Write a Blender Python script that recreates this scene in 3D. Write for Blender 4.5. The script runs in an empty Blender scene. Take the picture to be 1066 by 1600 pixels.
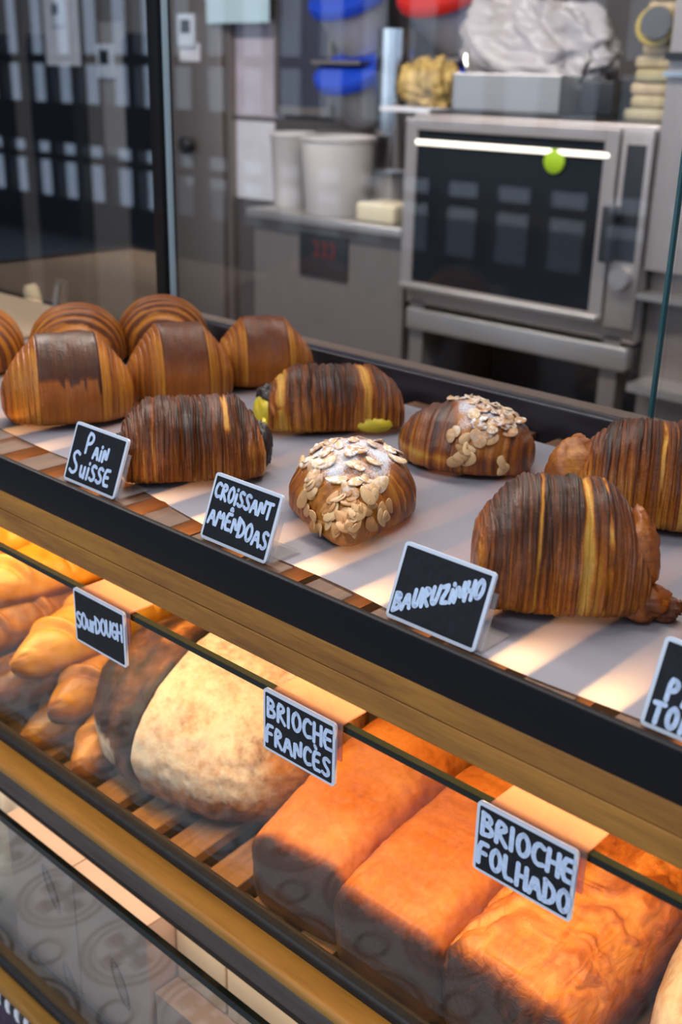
import bpy, bmesh, math, random
import numpy as np
from mathutils import Vector, Matrix

# ------------------------------------------------------------------ camera
CZ = 1.45                      # eye height above the shop floor
F_PX = 1737.72
RC = np.array([[0.73387802, 0.26431132, -0.62574962],
               [0.67893242, -0.25588902, 0.68816537],
               [0.02176744, -0.92987114, -0.36724085]])   # columns: image right, image down, forward
S = bpy.context.scene
C = S.collection
cam_d = bpy.data.cameras.new('camera'); cam = bpy.data.objects.new('camera', cam_d); C.objects.link(cam)
M = Matrix(((RC[0, 0], -RC[0, 1], -RC[0, 2], 0), (RC[1, 0], -RC[1, 1], -RC[1, 2], 0),
            (RC[2, 0], -RC[2, 1], -RC[2, 2], CZ), (0, 0, 0, 1)))
cam.matrix_world = M
cam_d.sensor_fit = 'VERTICAL'; cam_d.sensor_height = 36.0; cam_d.sensor_width = 24.0
cam_d.lens = F_PX / 1600 * 36.0
cam_d.clip_start = 0.02
cam_d.dof.use_dof = True; cam_d.dof.focus_distance = 0.84; cam_d.dof.aperture_fstop = 6.5
S.camera = cam
# ------------------------------------------------------------------ world, lamps, exposure
S.view_settings.view_transform = 'Standard'; S.view_settings.look = 'None'
S.view_settings.gamma = 1.0; S.view_settings.use_curve_mapping = False
S.view_settings.exposure = 0.16
W = bpy.data.worlds.new('world'); S.world = W; W.use_nodes = True
W.node_tree.nodes['Background'].inputs[0].default_value = (0.62, 0.76, 1.0, 1)
W.node_tree.nodes['Background'].inputs[1].default_value = 0.9
S.cycles.max_bounces = 8; S.cycles.transparent_max_bounces = 16
S.cycles.use_denoising = True
S.cycles.sample_clamp_indirect = 6.0
S.cycles.caustics_reflective = False; S.cycles.caustics_refractive = False

def area(name, loc, direction, sx, sy, power, col):
    l = bpy.data.lights.new(name, 'AREA'); l.shape = 'RECTANGLE'; l.size = sx; l.size_y = sy
    l.energy = power; l.color = col
    o = bpy.data.objects.new(name, l); C.objects.link(o)
    z = -Vector(direction).normalized(); x = Vector((1, 0, 0)); y = z.cross(x).normalized(); x = y.cross(z)
    o.matrix_world = Matrix(((x.x, y.x, z.x, loc[0]), (x.y, y.y, z.y, loc[1]), (x.z, y.z, z.z, loc[2] + CZ), (0, 0, 0, 1)))
    return o

WARM = (1.0, 0.60, 0.26)
area('kitchen_ceiling_light', (-1.9, 1.30, 1.3), (0, 0.10, -1), 3.8, 0.22, 98, (1.0, 0.90, 0.81))
area('shop_ceiling_light', (-0.9, -0.7, 1.3), (0, 0, -1), 2.4, 0.9, 34, (0.88, 0.93, 1.0))
area('window_daylight', (-2.6, -4.6, 0.3), (0, 1, -0.18), 11.0, 2.6, 150, (0.74, 0.86, 1.0))
area('bread_shelf_led', (-0.75, 0.524, -0.386), (0, 0.42, -1), 2.2, 0.010, 7.5, WARM)
area('tray_led', (-0.75, 0.520, -0.3695), (0, 0.5, 1), 2.2, 0.008, 2.4, WARM)
area('box_shelf_led', (-0.75, 0.546, -0.7775), (0, 0.4, -1), 2.2, 0.010, 1.0, (1.0, 0.76, 0.54))

# ------------------------------------------------------------------ helpers
def at(px, py, Y):
    d = RC @ np.array([px - 533.0, py - 800.0, F_PX]); d = d * (Y / d[1]); return Vector(d)

def tag(o, label=None, cat=None, group=None, kind=None):
    if label: o['label'] = label
    if cat: o['category'] = cat
    if group: o['group'] = group
    if kind: o['kind'] = kind
    return o

def thing(name, loc, label, cat, group=None, rz=0.0):
    o = bpy.data.objects.new(name, None); C.objects.link(o)
    o.location = (loc[0], loc[1], loc[2] + CZ); o.rotation_euler = (0, 0, rz); o.empty_display_size = 0.02
    return tag(o, label, cat, group)

def link(name, me, mat, parent=None, loc=None):
    o = bpy.data.objects.new(name, me); C.objects.link(o)
    if mat and not me.materials: me.materials.append(mat)
    if parent: o.parent = parent
    if loc is not None: o.location = loc
    return o

class MB:
    """collects shapes, then links them as one mesh object"""
    def __init__(s): s.v = []; s.f = []
    def add(s, vs, fs):
        b = len(s.v); s.v += [tuple(v) for v in vs]; s.f += [tuple(i + b for i in f) for f in fs]; return s
    def box(s, x0, x1, y0, y1, z0, z1, b=0.0):
        if b <= 0:
            vs = [(x, y, z) for z in (z0, z1) for y in (y0, y1) for x in (x0, x1)]
            fs = [(0, 2, 3, 1), (4, 5, 7, 6), (0, 1, 5, 4), (2, 6, 7, 3), (0, 4, 6, 2), (1, 3, 7, 5)]
            return s.add(vs, fs)
        bm = bmesh.new(); bmesh.ops.create_cube(bm, size=1)
        for v in bm.verts:
            v.co = Vector(((x0 + x1) / 2 + v.co.x * (x1 - x0), (y0 + y1) / 2 + v.co.y * (y1 - y0), (z0 + z1) / 2 + v.co.z * (z1 - z0)))
        bmesh.ops.bevel(bm, geom=bm.edges[:], offset=b, segments=3, affect='EDGES', profile=0.5)
        bm.verts.index_update(); s.add([v.co[:] for v in bm.verts], [[v.index for v in f.verts] for f in bm.faces]); bm.free(); return s
    def cyl(s, p0, p1, r0, r1=None, n=28, cap=True):
        p0, p1 = Vector(p0), Vector(p1); r1 = r0 if r1 is None else r1
        d = (p1 - p0).normalized(); a = d.orthogonal().normalized(); b = d.cross(a)
        vs = []
        for p, r in ((p0, r0), (p1, r1)):
            for k in range(n):
                t = 2 * math.pi * k / n; vs.append(p + a * (r * math.cos(t)) + b * (r * math.sin(t)))
        fs = [(k, (k + 1) % n, n + (k + 1) % n, n + k) for k in range(n)]
        if cap: fs += [tuple(range(n - 1, -1, -1)), tuple(range(n, 2 * n))]
        return s.add(vs, fs)
    def tube(s, pts, r, n=10):
        pts = [Vector(p) for p in pts]; rings = []
        for i, p in enumerate(pts):
            d = (pts[min(i + 1, len(pts) - 1)] - pts[max(i - 1, 0)]).normalized()
            ref = Vector((0.13, 0.2, 1)) if abs(d.z) < 0.9 else Vector((1, 0.1, 0))
            a = d.cross(ref).normalized(); b = d.cross(a)
            rr = r[i] if isinstance(r, (list, tuple)) else r
            rings.append([p + a * (rr * math.cos(2 * math.pi * k / n)) + b * (rr * math.sin(2 * math.pi * k / n)) for k in range(n)])
        vs = [q for R_ in rings for q in R_]; fs = []
        for i in range(len(pts) - 1):
            for k in range(n): fs.append((i * n + k, i * n + (k + 1) % n, (i + 1) * n + (k + 1) % n, (i + 1) * n + k))
        fs += [tuple(range(n - 1, -1, -1)), tuple(range((len(pts) - 1) * n, len(pts) * n))]
        return s.add(vs, fs)
    def lathe(s, prof, c=(0, 0, 0), n=40, ax=None):
        """prof: (r, z) list, revolved about z (or about ax through c)"""
        R3 = Matrix.Identity(3) if ax is None else Vector((0, 0, 1)).rotation_difference(Vector(ax)).to_matrix()
        c = Vector(c); vs = []; fs = []
        for r, z in prof:
            for k in range(n):
                t = 2 * math.pi * k / n; vs.append(c + R3 @ Vector((r * math.cos(t), r * math.sin(t), z)))
        for i in range(len(prof) - 1):
            for k in range(n): fs.append((i * n + k, i * n + (k + 1) % n, (i + 1) * n + (k + 1) % n, (i + 1) * n + k))
        return s.add(vs, fs)
    def build(s, name, mat, parent=None, world=True, smooth=False, bevel=0.0, kind=None):
        off = Vector((0, 0, 0))
        if world:
            off = Vector((0, 0, CZ))
            if parent: off = off - parent.location
            if parent and parent.rotation_euler.z: raise ValueError('rotated parent')
            p = parent.parent if parent else None
            while p: off = off - p.location; p = p.parent
        me = bpy.data.meshes.new(name); me.from_pydata([tuple(Vector(v) + off) for v in s.v], [], s.f); me.update()
        bm = bmesh.new(); bm.from_mesh(me); bmesh.ops.recalc_face_normals(bm, faces=bm.faces); bm.to_mesh(me); bm.free()
        if smooth:
            for p in me.polygons: p.use_smooth = True
            try: me.set_sharp_from_angle(angle=math.radians(40))
            except Exception: pass
        o = link(name, me, mat, parent)
        if bevel:
            b = o.modifiers.new('bevel', 'BEVEL'); b.width = bevel; b.segments = 2; b.limit_method = 'ANGLE'
        if kind: o['kind'] = kind
        return o

# ------------------------------------------------------------------ numpy value noise
def _h(i, j, seed):
    n = (i * 374761393 + j * 668265263 + seed * 2147483647) & 0xffffffff
    n = ((n ^ (n >> 13)) * 1274126177) & 0xffffffff
    return ((n ^ (n >> 16)) & 0xffff) / 65535.0
def vnoise(x, y, seed=0):
    x = np.asarray(x, float); y = np.asarray(y, float); x, y = np.broadcast_arrays(x, y)
    xi = np.floor(x).astype(np.int64); yi = np.floor(y).astype(np.int64); fx = x - xi; fy = y - yi
    fx = fx * fx * (3 - 2 * fx); fy = fy * fy * (3 - 2 * fy)
    a = _h(xi, yi, seed); b = _h(xi + 1, yi, seed); c = _h(xi, yi + 1, seed); d = _h(xi + 1, yi + 1, seed)
    return (a * (1 - fx) + b * fx) * (1 - fy) + (c * (1 - fx) + d * fx) * fy
def fbm(x, y, seed=0, o=4):
    t = 0; a = 0.5; n = 0
    for k in range(o): t = t + a * vnoise(x * 2 ** k, y * 2 ** k, seed + 17 * k); n += a; a *= 0.5
    return t / n
def smooth(a, b, x):
    t = np.clip((x - a) / (b - a), 0, 1); return t * t * (3 - 2 * t)

# ------------------------------------------------------------------ materials
def mat(name):
    m = bpy.data.materials.new(name); m.use_nodes = True; nt = m.node_tree
    return m, nt, nt.nodes, nt.links, nt.nodes['Principled BSDF']
def simple(name, col, rough=0.5, metal=0.0, emit=None, es=1.0, noise=0.0, nscale=20, stretch=None, bump=0.0, coat=0.0, spec=None):
    m, nt, N, L, b = mat(name)
    b.inputs['Base Color'].default_value = (*col, 1); b.inputs['Roughness'].default_value = rough; b.inputs['Metallic'].default_value = metal
    if coat: b.inputs['Coat Weight'].default_value = coat
    if spec is not None: b.inputs['Specular IOR Level'].default_value = spec
    if emit: b.inputs['Emission Color'].default_value = (*emit, 1); b.inputs['Emission Strength'].default_value = es
    if noise or bump:
        tc = N.new('ShaderNodeTexCoord'); mp = N.new('ShaderNodeMapping'); nz = N.new('ShaderNodeTexNoise')
        L.new(tc.outputs['Object'], mp.inputs[0]); L.new(mp.outputs[0], nz.inputs['Vector'])
        if stretch: mp.inputs['Scale'].default_value = stretch
        nz.inputs['Scale'].default_value = nscale; nz.inputs['Detail'].default_value = 6
        if noise:
            r = N.new('ShaderNodeValToRGB'); L.new(nz.outputs['Fac'], r.inputs[0])
            r.color_ramp.elements[0].position = 0.25; r.color_ramp.elements[1].position = 0.75
            r.color_ramp.elements[0].color = (*[c * (1 - noise) for c in col], 1); r.color_ramp.elements[1].color = (*[min(1, c * (1 + noise)) for c in col], 1)
            L.new(r.outputs[0], b.inputs['Base Color'])
        if bump:
            bp = N.new('ShaderNodeBump'); bp.inputs['Strength'].default_value = bump; bp.inputs['Distance'].default_value = 0.002
            L.new(nz.outputs['Fac'], bp.inputs['Height']); L.new(bp.outputs[0], b.inputs['Normal'])
    return m
def glass(name, tint=(1, 1, 1), ior=1.5, rough=0.0, extra=0.0, haze=0.0, hc=(.8, .8, .8)):
    """thin pane: see-through plus Fresnel mirror"""
    m, nt, N, L, b = mat(name); N.remove(b); out = N['Material Output']
    t = N.new('ShaderNodeBsdfTransparent'); t.inputs[0].default_value = (*tint, 1)
    g = N.new('ShaderNodeBsdfGlossy'); g.inputs['Roughness'].default_value = rough
    fr = N.new('ShaderNodeFresnel'); ge = N.new('ShaderNodeNewGeometry')
    mrg = N.new('ShaderNodeMapRange'); mrg.inputs[3].default_value = ior; mrg.inputs[4].default_value = 1.0 / ior
    L.new(ge.outputs['Backfacing'], mrg.inputs[0]); L.new(mrg.outputs[0], fr.inputs[0])
    ad = N.new('ShaderNodeMath'); ad.operation = 'ADD'; ad.use_clamp = True; ad.inputs[1].default_value = extra
    L.new(fr.outputs[0], ad.inputs[0]); mx = N.new('ShaderNodeMixShader')
    L.new(ad.outputs[0], mx.inputs[0]); L.new(t.outputs[0], mx.inputs[1]); L.new(g.outputs[0], mx.inputs[2])
    if haze:
        df = N.new('ShaderNodeBsdfDiffuse'); df.inputs[0].default_value = (*hc, 1); m2 = N.new('ShaderNodeMixShader'); m2.inputs[0].default_value = haze
        L.new(mx.outputs[0], m2.inputs[1]); L.new(df.outputs[0], m2.inputs[2]); mx = m2
    L.new(mx.outputs[0], out.inputs[0]); return m
def wood(name, c1, c2, rough=0.45, axis='X', scale=14):
    m, nt, N, L, b = mat(name)
    tc = N.new('ShaderNodeTexCoord'); mp = N.new('ShaderNodeMapping'); L.new(tc.outputs['Object'], mp.inputs[0])
    mp.inputs['Scale'].default_value = {'X': (0.12, 1.6, 1.6), 'Y': (1.6, 0.12, 1.6)}[axis]
    n1 = N.new('ShaderNodeTexNoise'); n1.inputs['Scale'].default_value = scale * 4; n1.inputs['Detail'].default_value = 8; n1.inputs['Distortion'].default_value = 0.6
    L.new(mp.outputs[0], n1.inputs['Vector'])
    n2 = N.new('ShaderNodeTexNoise'); n2.inputs['Scale'].default_value = scale * 30; n2.inputs['Detail'].default_value = 3; L.new(mp.outputs[0], n2.inputs['Vector'])
    mi = N.new('ShaderNodeMath'); mi.operation = 'MULTIPLY_ADD'; mi.inputs[1].default_value = 0.45; L.new(n2.outputs['Fac'], mi.inputs[0]); L.new(n1.outputs['Fac'], mi.inputs[2])
    r = N.new('ShaderNodeValToRGB'); r.color_ramp.elements[0].position = 0.42; r.color_ramp.elements[1].position = 0.98
    r.color_ramp.elements[0].color = (*c1, 1); r.color_ramp.elements[1].color = (*c2, 1)
    L.new(mi.outputs[0], r.inputs[0]); L.new(r.outputs[0], b.inputs['Base Color']); b.inputs['Roughness'].default_value = rough
    bp = N.new('ShaderNodeBump'); bp.inputs['Strength'].default_value = 0.25; bp.inputs['Distance'].default_value = 0.001
    L.new(mi.outputs[0], bp.inputs['Height']); L.new(bp.outputs[0], b.inputs['Normal'])
    return m
def steel(name, col=(0.55, 0.53, 0.52), rough=0.32, axis='Z', metal=0.75):
    m, nt, N, L, b = mat(name); b.inputs['Metallic'].default_value = metal
    tc = N.new('ShaderNodeTexCoord'); mp = N.new('ShaderNodeMapping'); L.new(tc.outputs['Object'], mp.inputs[0])
    mp.inputs['Scale'].default_value = {'Z': (60, 60, 1.5), 'X': (1.5, 60, 60)}[axis]
    nz = N.new('ShaderNodeTexNoise'); nz.inputs['Scale'].default_value = 4; nz.inputs['Detail'].default_value = 4; L.new(mp.outputs[0], nz.inputs['Vector'])
    r = N.new('ShaderNodeMapRange'); r.inputs[3].default_value = rough - 0.08; r.inputs[4].default_value = rough + 0.12
    L.new(nz.outputs['Fac'], r.inputs[0]); L.new(r.outputs[0], b.inputs['Roughness'])
    r2 = N.new('ShaderNodeValToRGB'); r2.color_ramp.elements[0].color = (*[c * .8 for c in col], 1); r2.color_ramp.elements[1].color = (*col, 1)
    L.new(nz.outputs['Fac'], r2.inputs[0]); L.new(r2.outputs[0], b.inputs['Base Color'])
    return m
def crust(name, stops, rough=0.38, coat=0.25, bump=0.25, nscale=160, mott=0.16, flour=None, streak=None, spec=0.5, wet=0.0):
    """baked dough: a 'bake' attribute (pale 0 .. burnt 1) through a colour ramp, mottled; optional flour / sugar attribute"""
    m, nt, N, L, b = mat(name)
    at_ = N.new('ShaderNodeAttribute'); at_.attribute_name = 'bake'
    tc = N.new('ShaderNodeTexCoord')
    nz = N.new('ShaderNodeTexNoise'); nz.inputs['Scale'].default_value = nscale; nz.inputs['Detail'].default_value = 8; nz.inputs['Roughness'].default_value = 0.65
    L.new(tc.outputs['Object'], nz.inputs['Vector'])
    sb = N.new('ShaderNodeMath'); sb.operation = 'SUBTRACT'; sb.inputs[1].default_value = 0.5; L.new(nz.outputs['Fac'], sb.inputs[0])
    ma = N.new('ShaderNodeMath'); ma.operation = 'MULTIPLY_ADD'; ma.inputs[1].default_value = mott * 2; L.new(sb.outputs[0], ma.inputs[0]); L.new(at_.outputs['Fac'], ma.inputs[2])
    r = N.new('ShaderNodeValToRGB'); els = r.color_ramp.elements
    els[0].position = stops[0][0]; els[0].color = (*stops[0][1], 1); els[1].position = stops[-1][0]; els[1].color = (*stops[-1][1], 1)
    for p, c in stops[1:-1]: e = els.new(p); e.color = (*c, 1)
    hgt = nz.outputs['Fac']; bk = ma.outputs[0]
    if streak:                                  # thin leaves of dough: noise drawn out along the layers
        sv, amt, dist, bw = streak
        mp = N.new('ShaderNodeMapping'); mp.inputs['Scale'].default_value = sv; L.new(tc.outputs['Object'], mp.inputs[0])
        ns = N.new('ShaderNodeTexNoise'); ns.inputs['Scale'].default_value = 1.0; ns.inputs['Detail'].default_value = 5; ns.inputs['Roughness'].default_value = 0.6; ns.inputs['Distortion'].default_value = dist
        L.new(mp.outputs[0], ns.inputs['Vector'])
        s2 = N.new('ShaderNodeMath'); s2.operation = 'SUBTRACT'; s2.inputs[1].default_value = 0.5; L.new(ns.outputs['Fac'], s2.inputs[0])
        m4 = N.new('ShaderNodeMath'); m4.operation = 'MULTIPLY_ADD'; m4.inputs[1].default_value = amt * 2; L.new(s2.outputs[0], m4.inputs[0]); L.new(bk, m4.inputs[2]); bk = m4.outputs[0]
        h2 = N.new('ShaderNodeMath'); h2.operation = 'MULTIPLY_ADD'; h2.inputs[1].default_value = bw; L.new(ns.outputs['Fac'], h2.inputs[0]); L.new(hgt, h2.inputs[2]); hgt = h2.outputs[0]
    L.new(bk, r.inputs[0]); col = r.outputs[0]; b.inputs['Specular IOR Level'].default_value = spec
    b.inputs['Roughness'].default_value = rough; b.inputs['Coat Weight'].default_value = coat; b.inputs['Coat Roughness'].default_value = 0.16
    if wet:                                     # egg glaze dried in glossy patches
        nw = N.new('ShaderNodeTexNoise'); nw.inputs['Scale'].default_value = 38; nw.inputs['Detail'].default_value = 4; L.new(tc.outputs['Object'], nw.inputs['Vector'])
        mw = N.new('ShaderNodeMapRange'); mw.inputs[1].default_value = 0.46; mw.inputs[2].default_value = 0.66; mw.inputs[3].default_value = coat; mw.inputs[4].default_value = wet
        L.new(nw.outputs['Fac'], mw.inputs[0]); L.new(mw.outputs[0], b.inputs['Coat Weight'])
    if flour:
        fa = N.new('ShaderNodeAttribute'); fa.attribute_name = 'flour'
        n2 = N.new('ShaderNodeTexNoise'); n2.inputs['Scale'].default_value = flour[1]; n2.inputs['Detail'].default_value = 9; n2.inputs['Roughness'].default_value = 0.7
        L.new(tc.outputs['Object'], n2.inputs['Vector'])
        ad = N.new('ShaderNodeMath'); ad.operation = 'ADD'; L.new(fa.outputs['Fac'], ad.inputs[0]); L.new(n2.outputs['Fac'], ad.inputs[1])
        mr = N.new('ShaderNodeMapRange'); mr.inputs[1].default_value = flour[2]; mr.inputs[2].default_value = flour[3]; L.new(ad.outputs[0], mr.inputs[0])
        mx = N.new('ShaderNodeMix'); mx.data_type = 'RGBA'; L.new(mr.outputs[0], mx.inputs[0]); L.new(col, mx.inputs[6]); mx.inputs[7].default_value = (*flour[0], 1)
        col = mx.outputs[2]
        m2 = N.new('ShaderNodeMapRange'); m2.inputs[3].default_value = coat; m2.inputs[4].default_value = 0; L.new(mr.outputs[0], m2.inputs[0]); L.new(m2.outputs[0], b.inputs['Coat Weight'])
        m3 = N.new('ShaderNodeMapRange'); m3.inputs[3].default_value = rough; m3.inputs[4].default_value = 0.9; L.new(mr.outputs[0], m3.inputs[0]); L.new(m3.outputs[0], b.inputs['Roughness'])
    L.new(col, b.inputs['Base Color'])
    bp = N.new('ShaderNodeBump'); bp.inputs['Strength'].default_value = bump; bp.inputs['Distance'].default_value = 0.0015
    L.new(hgt, bp.inputs['Height']); L.new(bp.outputs[0], b.inputs['Normal']); L.new(bp.outputs[0], b.inputs['Coat Normal'])
    return m

VIENN = [(0.0, (0.60, 0.33, 0.06)), (0.22, (0.47, 0.175, 0.018)), (0.45, (0.29, 0.078, 0.008)), (0.70, (0.125, 0.031, 0.006)), (1.0, (0.028, 0.011, 0.005))]
M_PASTRY = crust('laminated_pastry_crust', VIENN, rough=0.5, coat=0.12, bump=0.40, mott=0.14, nscale=420, streak=((300, 16, 16), .18, .25, .8), spec=.2, wet=.6)
M_BAURU = crust('laminated_striped_crust', VIENN, rough=0.5, coat=0.10, bump=0.8, mott=0.22, nscale=360, streak=((380, 14, 14), .26, .45, 1.2), spec=.2, wet=.9)
M_FOLD = crust('folded_dough_crust', VIENN, rough=0.4, coat=0.15, bump=0.5, mott=0.16, nscale=300, streak=((40, 160, 330), .25, .6, 1.0), spec=.4)
M_ALMCR = crust('almond_croissant_crust', VIENN, rough=0.4, coat=0.3, bump=0.6, mott=0.14, nscale=300, flour=((0.62, 0.66, 0.73), 620, 1.02, 1.30), streak=((260, 18, 18), .22, .3, .8), spec=.4)
BRI = [(0, (0.66, 0.27, 0.055)), (.35, (0.47, 0.135, 0.018)), (.65, (0.22, 0.055, 0.011)), (1, (0.035, 0.014, 0.007))]
M_BRIO = crust('brioche_crust', BRI, rough=0.5, coat=0.08, bump=0.45, nscale=190, mott=0.20, streak=((10, 60, 60), .10, .8, .5), spec=.3)
M_BRIOS = crust('swirled_brioche_crust', BRI, rough=0.45, coat=0.10, bump=0.6, nscale=190, mott=0.12, streak=((20, 70, 90), .34, 1.6, 2.0), spec=.35)
M_SOUR = crust('sourdough_crust', [(0, (0.62, 0.36, 0.12)), (.3, (0.40, 0.16, 0.035)), (.58, (0.12, 0.042, 0.014)), (1, (0.016, 0.009, 0.007))], rough=0.6, coat=0.0, bump=1.0, nscale=75, mott=0.42, flour=((0.66, 0.58, 0.45), 85, 0.86, 1.28))
M_BAG = crust('baguette_crust', [(0, (0.72, 0.40, 0.055)), (.35, (0.54, 0.225, 0.014)), (.65, (0.20, 0.065, 0.012)), (1, (0.03, 0.014, 0.010))], rough=0.42, coat=0.15, bump=0.5, nscale=70, mott=0.22, flour=((0.70, 0.56, 0.40), 80, 1.0, 1.4))
M_BLACK = simple('black_powder_coated_metal', (0.006, 0.0055, 0.007), 0.5, spec=0.18)
M_RAIL = simple('dark_blue_black_metal', (0.016, 0.016, 0.022), 0.28, spec=0.6)
M_GASK = simple('black_rubber', (0.010, 0.010, 0.010), 0.6, noise=0.5, nscale=90)
M_WOOD = wood('honey_brown_wood', (0.17, 0.060, 0.006), (0.42, 0.180, 0.022), 0.55)
M_LEDGE = wood('ledge_wood', (0.24, 0.105, 0.012), (0.40, 0.19, 0.026), 0.55)
M_SHADEWOOD = wood('shaded_front_wood', (0.035, 0.026, 0.020), (0.085, 0.065, 0.052), 0.7)  # ledge wood with the shade of its front face put into the colour
M_SLAT = wood('dark_slat_wood', (0.05, 0.020, 0.009), (0.15, 0.062, 0.026), 0.6, axis='Y')
M_SLAT2 = wood('shelf_slat_wood', (0.16, 0.07, 0.025), (0.36, 0.17, 0.06), 0.5, axis='Y')
M_PANEL = simple('dark_inner_panel', (0.05, 0.03, 0.02), 0.6)
M_GLASS = glass('clear_glass', (0.95, 0.97, 0.96), 1.33, 0.0, 0.0)
M_GLASSL = glass('reflecting_clear_glass', (0.93, 0.95, 0.95), 1.5, 0.0, 0.06)
M_GUARDL = glass('reflecting_screen_glass', (0.86, 0.90, 0.93), 1.5, 0.0, 0.10)
M_GLASSE = simple('glass_polished_edge', (0.006, 0.009, 0.006), 0.2, spec=0.3)
M_GUARD = glass('screen_glass', (0.91, 0.93, 0.95), 1.27, 0.0, 0.0)
M_ACRYL = glass('clear_acrylic', (0.90, 0.88, 0.88), 1.49, 0.03, 0.03, haze=0.10)
M_PEACH = glass('peach_tinted_acrylic', (0.88, 0.66, 0.55), 1.49, 0.08, 0.02, haze=0.17, hc=(.50, .34, .27))
M_CHALK = simple('chalkboard_black', (0.008, 0.0085, 0.012), 0.5, spec=0.25, noise=0.5, nscale=160, bump=0.05)
M_WHITEP = simple('white_plastic_rim', (0.66, 0.71, 0.80), 0.4)
M_INK = simple('pale_blue_marker', (0.55, 0.66, 0.86), 0.55, noise=0.18, nscale=350)
M_STEEL = steel('brushed_steel', (0.56, 0.50, 0.47), 0.36)
M_STEELD = steel('dim_brushed_steel', (0.35, 0.30, 0.275), 0.42)
M_STEELX = steel('brushed_steel_horizontal', (0.56, 0.53, 0.51), 0.30, 'X')
M_CHROME = simple('polished_steel', (0.75, 0.74, 0.72), 0.12, 1.0)
M_OVENGL = simple('dark_oven_glass', (0.010, 0.012, 0.016), 0.12, spec=0.22)
M_DARK = simple('dark_grey_plastic', (0.02, 0.022, 0.028), 0.4)
M_NAVY = simple('dark_smoked_glass', (0.012, 0.015, 0.022), 0.06, spec=0.7)
M_WHITE = simple('white_paper', (0.70, 0.69, 0.74), 0.8, noise=0.06, nscale=15)
M_BLUEPAPER = simple('pale_blue_paper', (0.50, 0.68, 0.74), 0.8)
M_BUCK = simple('milky_white_plastic', (0.62, 0.58, 0.57), 0.4, noise=0.05, nscale=8)
M_CREAM = simple('cream_plastic', (0.68, 0.60, 0.42), 0.5)
M_BLUE = simple('bright_blue_plastic', (0.008, 0.06, 0.55), 0.38)
M_RED = simple('bright_red_plastic', (0.62, 0.022, 0.015), 0.38)
M_WALLK = simple('grey_tiled_wall_paint', (0.085, 0.075, 0.078), 0.7, noise=0.12, nscale=3)
M_WALLS = simple('shop_wall_paint', (0.30, 0.28, 0.27), 0.8, noise=0.08, nscale=2)
M_CEIL = simple('ceiling_paint', (0.55, 0.54, 0.53), 0.9, noise=0.04, nscale=2)

# parchment: thin translucent sheet
def paper_mat():
    m, nt, N, L, b = mat('baking_parchment')
    tc = N.new('ShaderNodeTexCoord'); nz = N.new('ShaderNodeTexNoise'); nz.inputs['Scale'].default_value = 7; nz.inputs['Detail'].default_value = 6; L.new(tc.outputs['Object'], nz.inputs['Vector'])
    r = N.new('ShaderNodeValToRGB'); r.color_ramp.elements[0].color = (0.335, 0.335, 0.39, 1); r.color_ramp.elements[1].color = (0.465, 0.465, 0.53, 1); L.new(nz.outputs['Fac'], r.inputs[0])
    L.new(r.outputs[0], b.inputs['Base Color']); b.inputs['Roughness'].default_value = 0.42; b.inputs['Specular IOR Level'].default_value = 0.4
    tr = N.new('ShaderNodeBsdfTranslucent'); tr.inputs[0].default_value = (0.80, 0.72, 0.64, 1)
    mx = N.new('ShaderNodeMixShader'); mx.inputs[0].default_value = 0.42; L.new(b.outputs[0], mx.inputs[1]); L.new(tr.outputs[0], mx.inputs[2]); L.new(mx.outputs[0], N['Material Output'].inputs[0])
    return m
M_PAPER = paper_mat()
def card_mat(name, c):
    m = simple(name, c, 0.8, noise=0.07, nscale=25); return m
M_CARD = card_mat('pinkish_cardboard', (0.52, 0.35, 0.26)); M_CARD2 = card_mat('cream_cardboard', (0.66, 0.50, 0.32)); M_PRINT = simple('grey_box_print', (0.10, 0.09, 0.085), 0.8)

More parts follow.
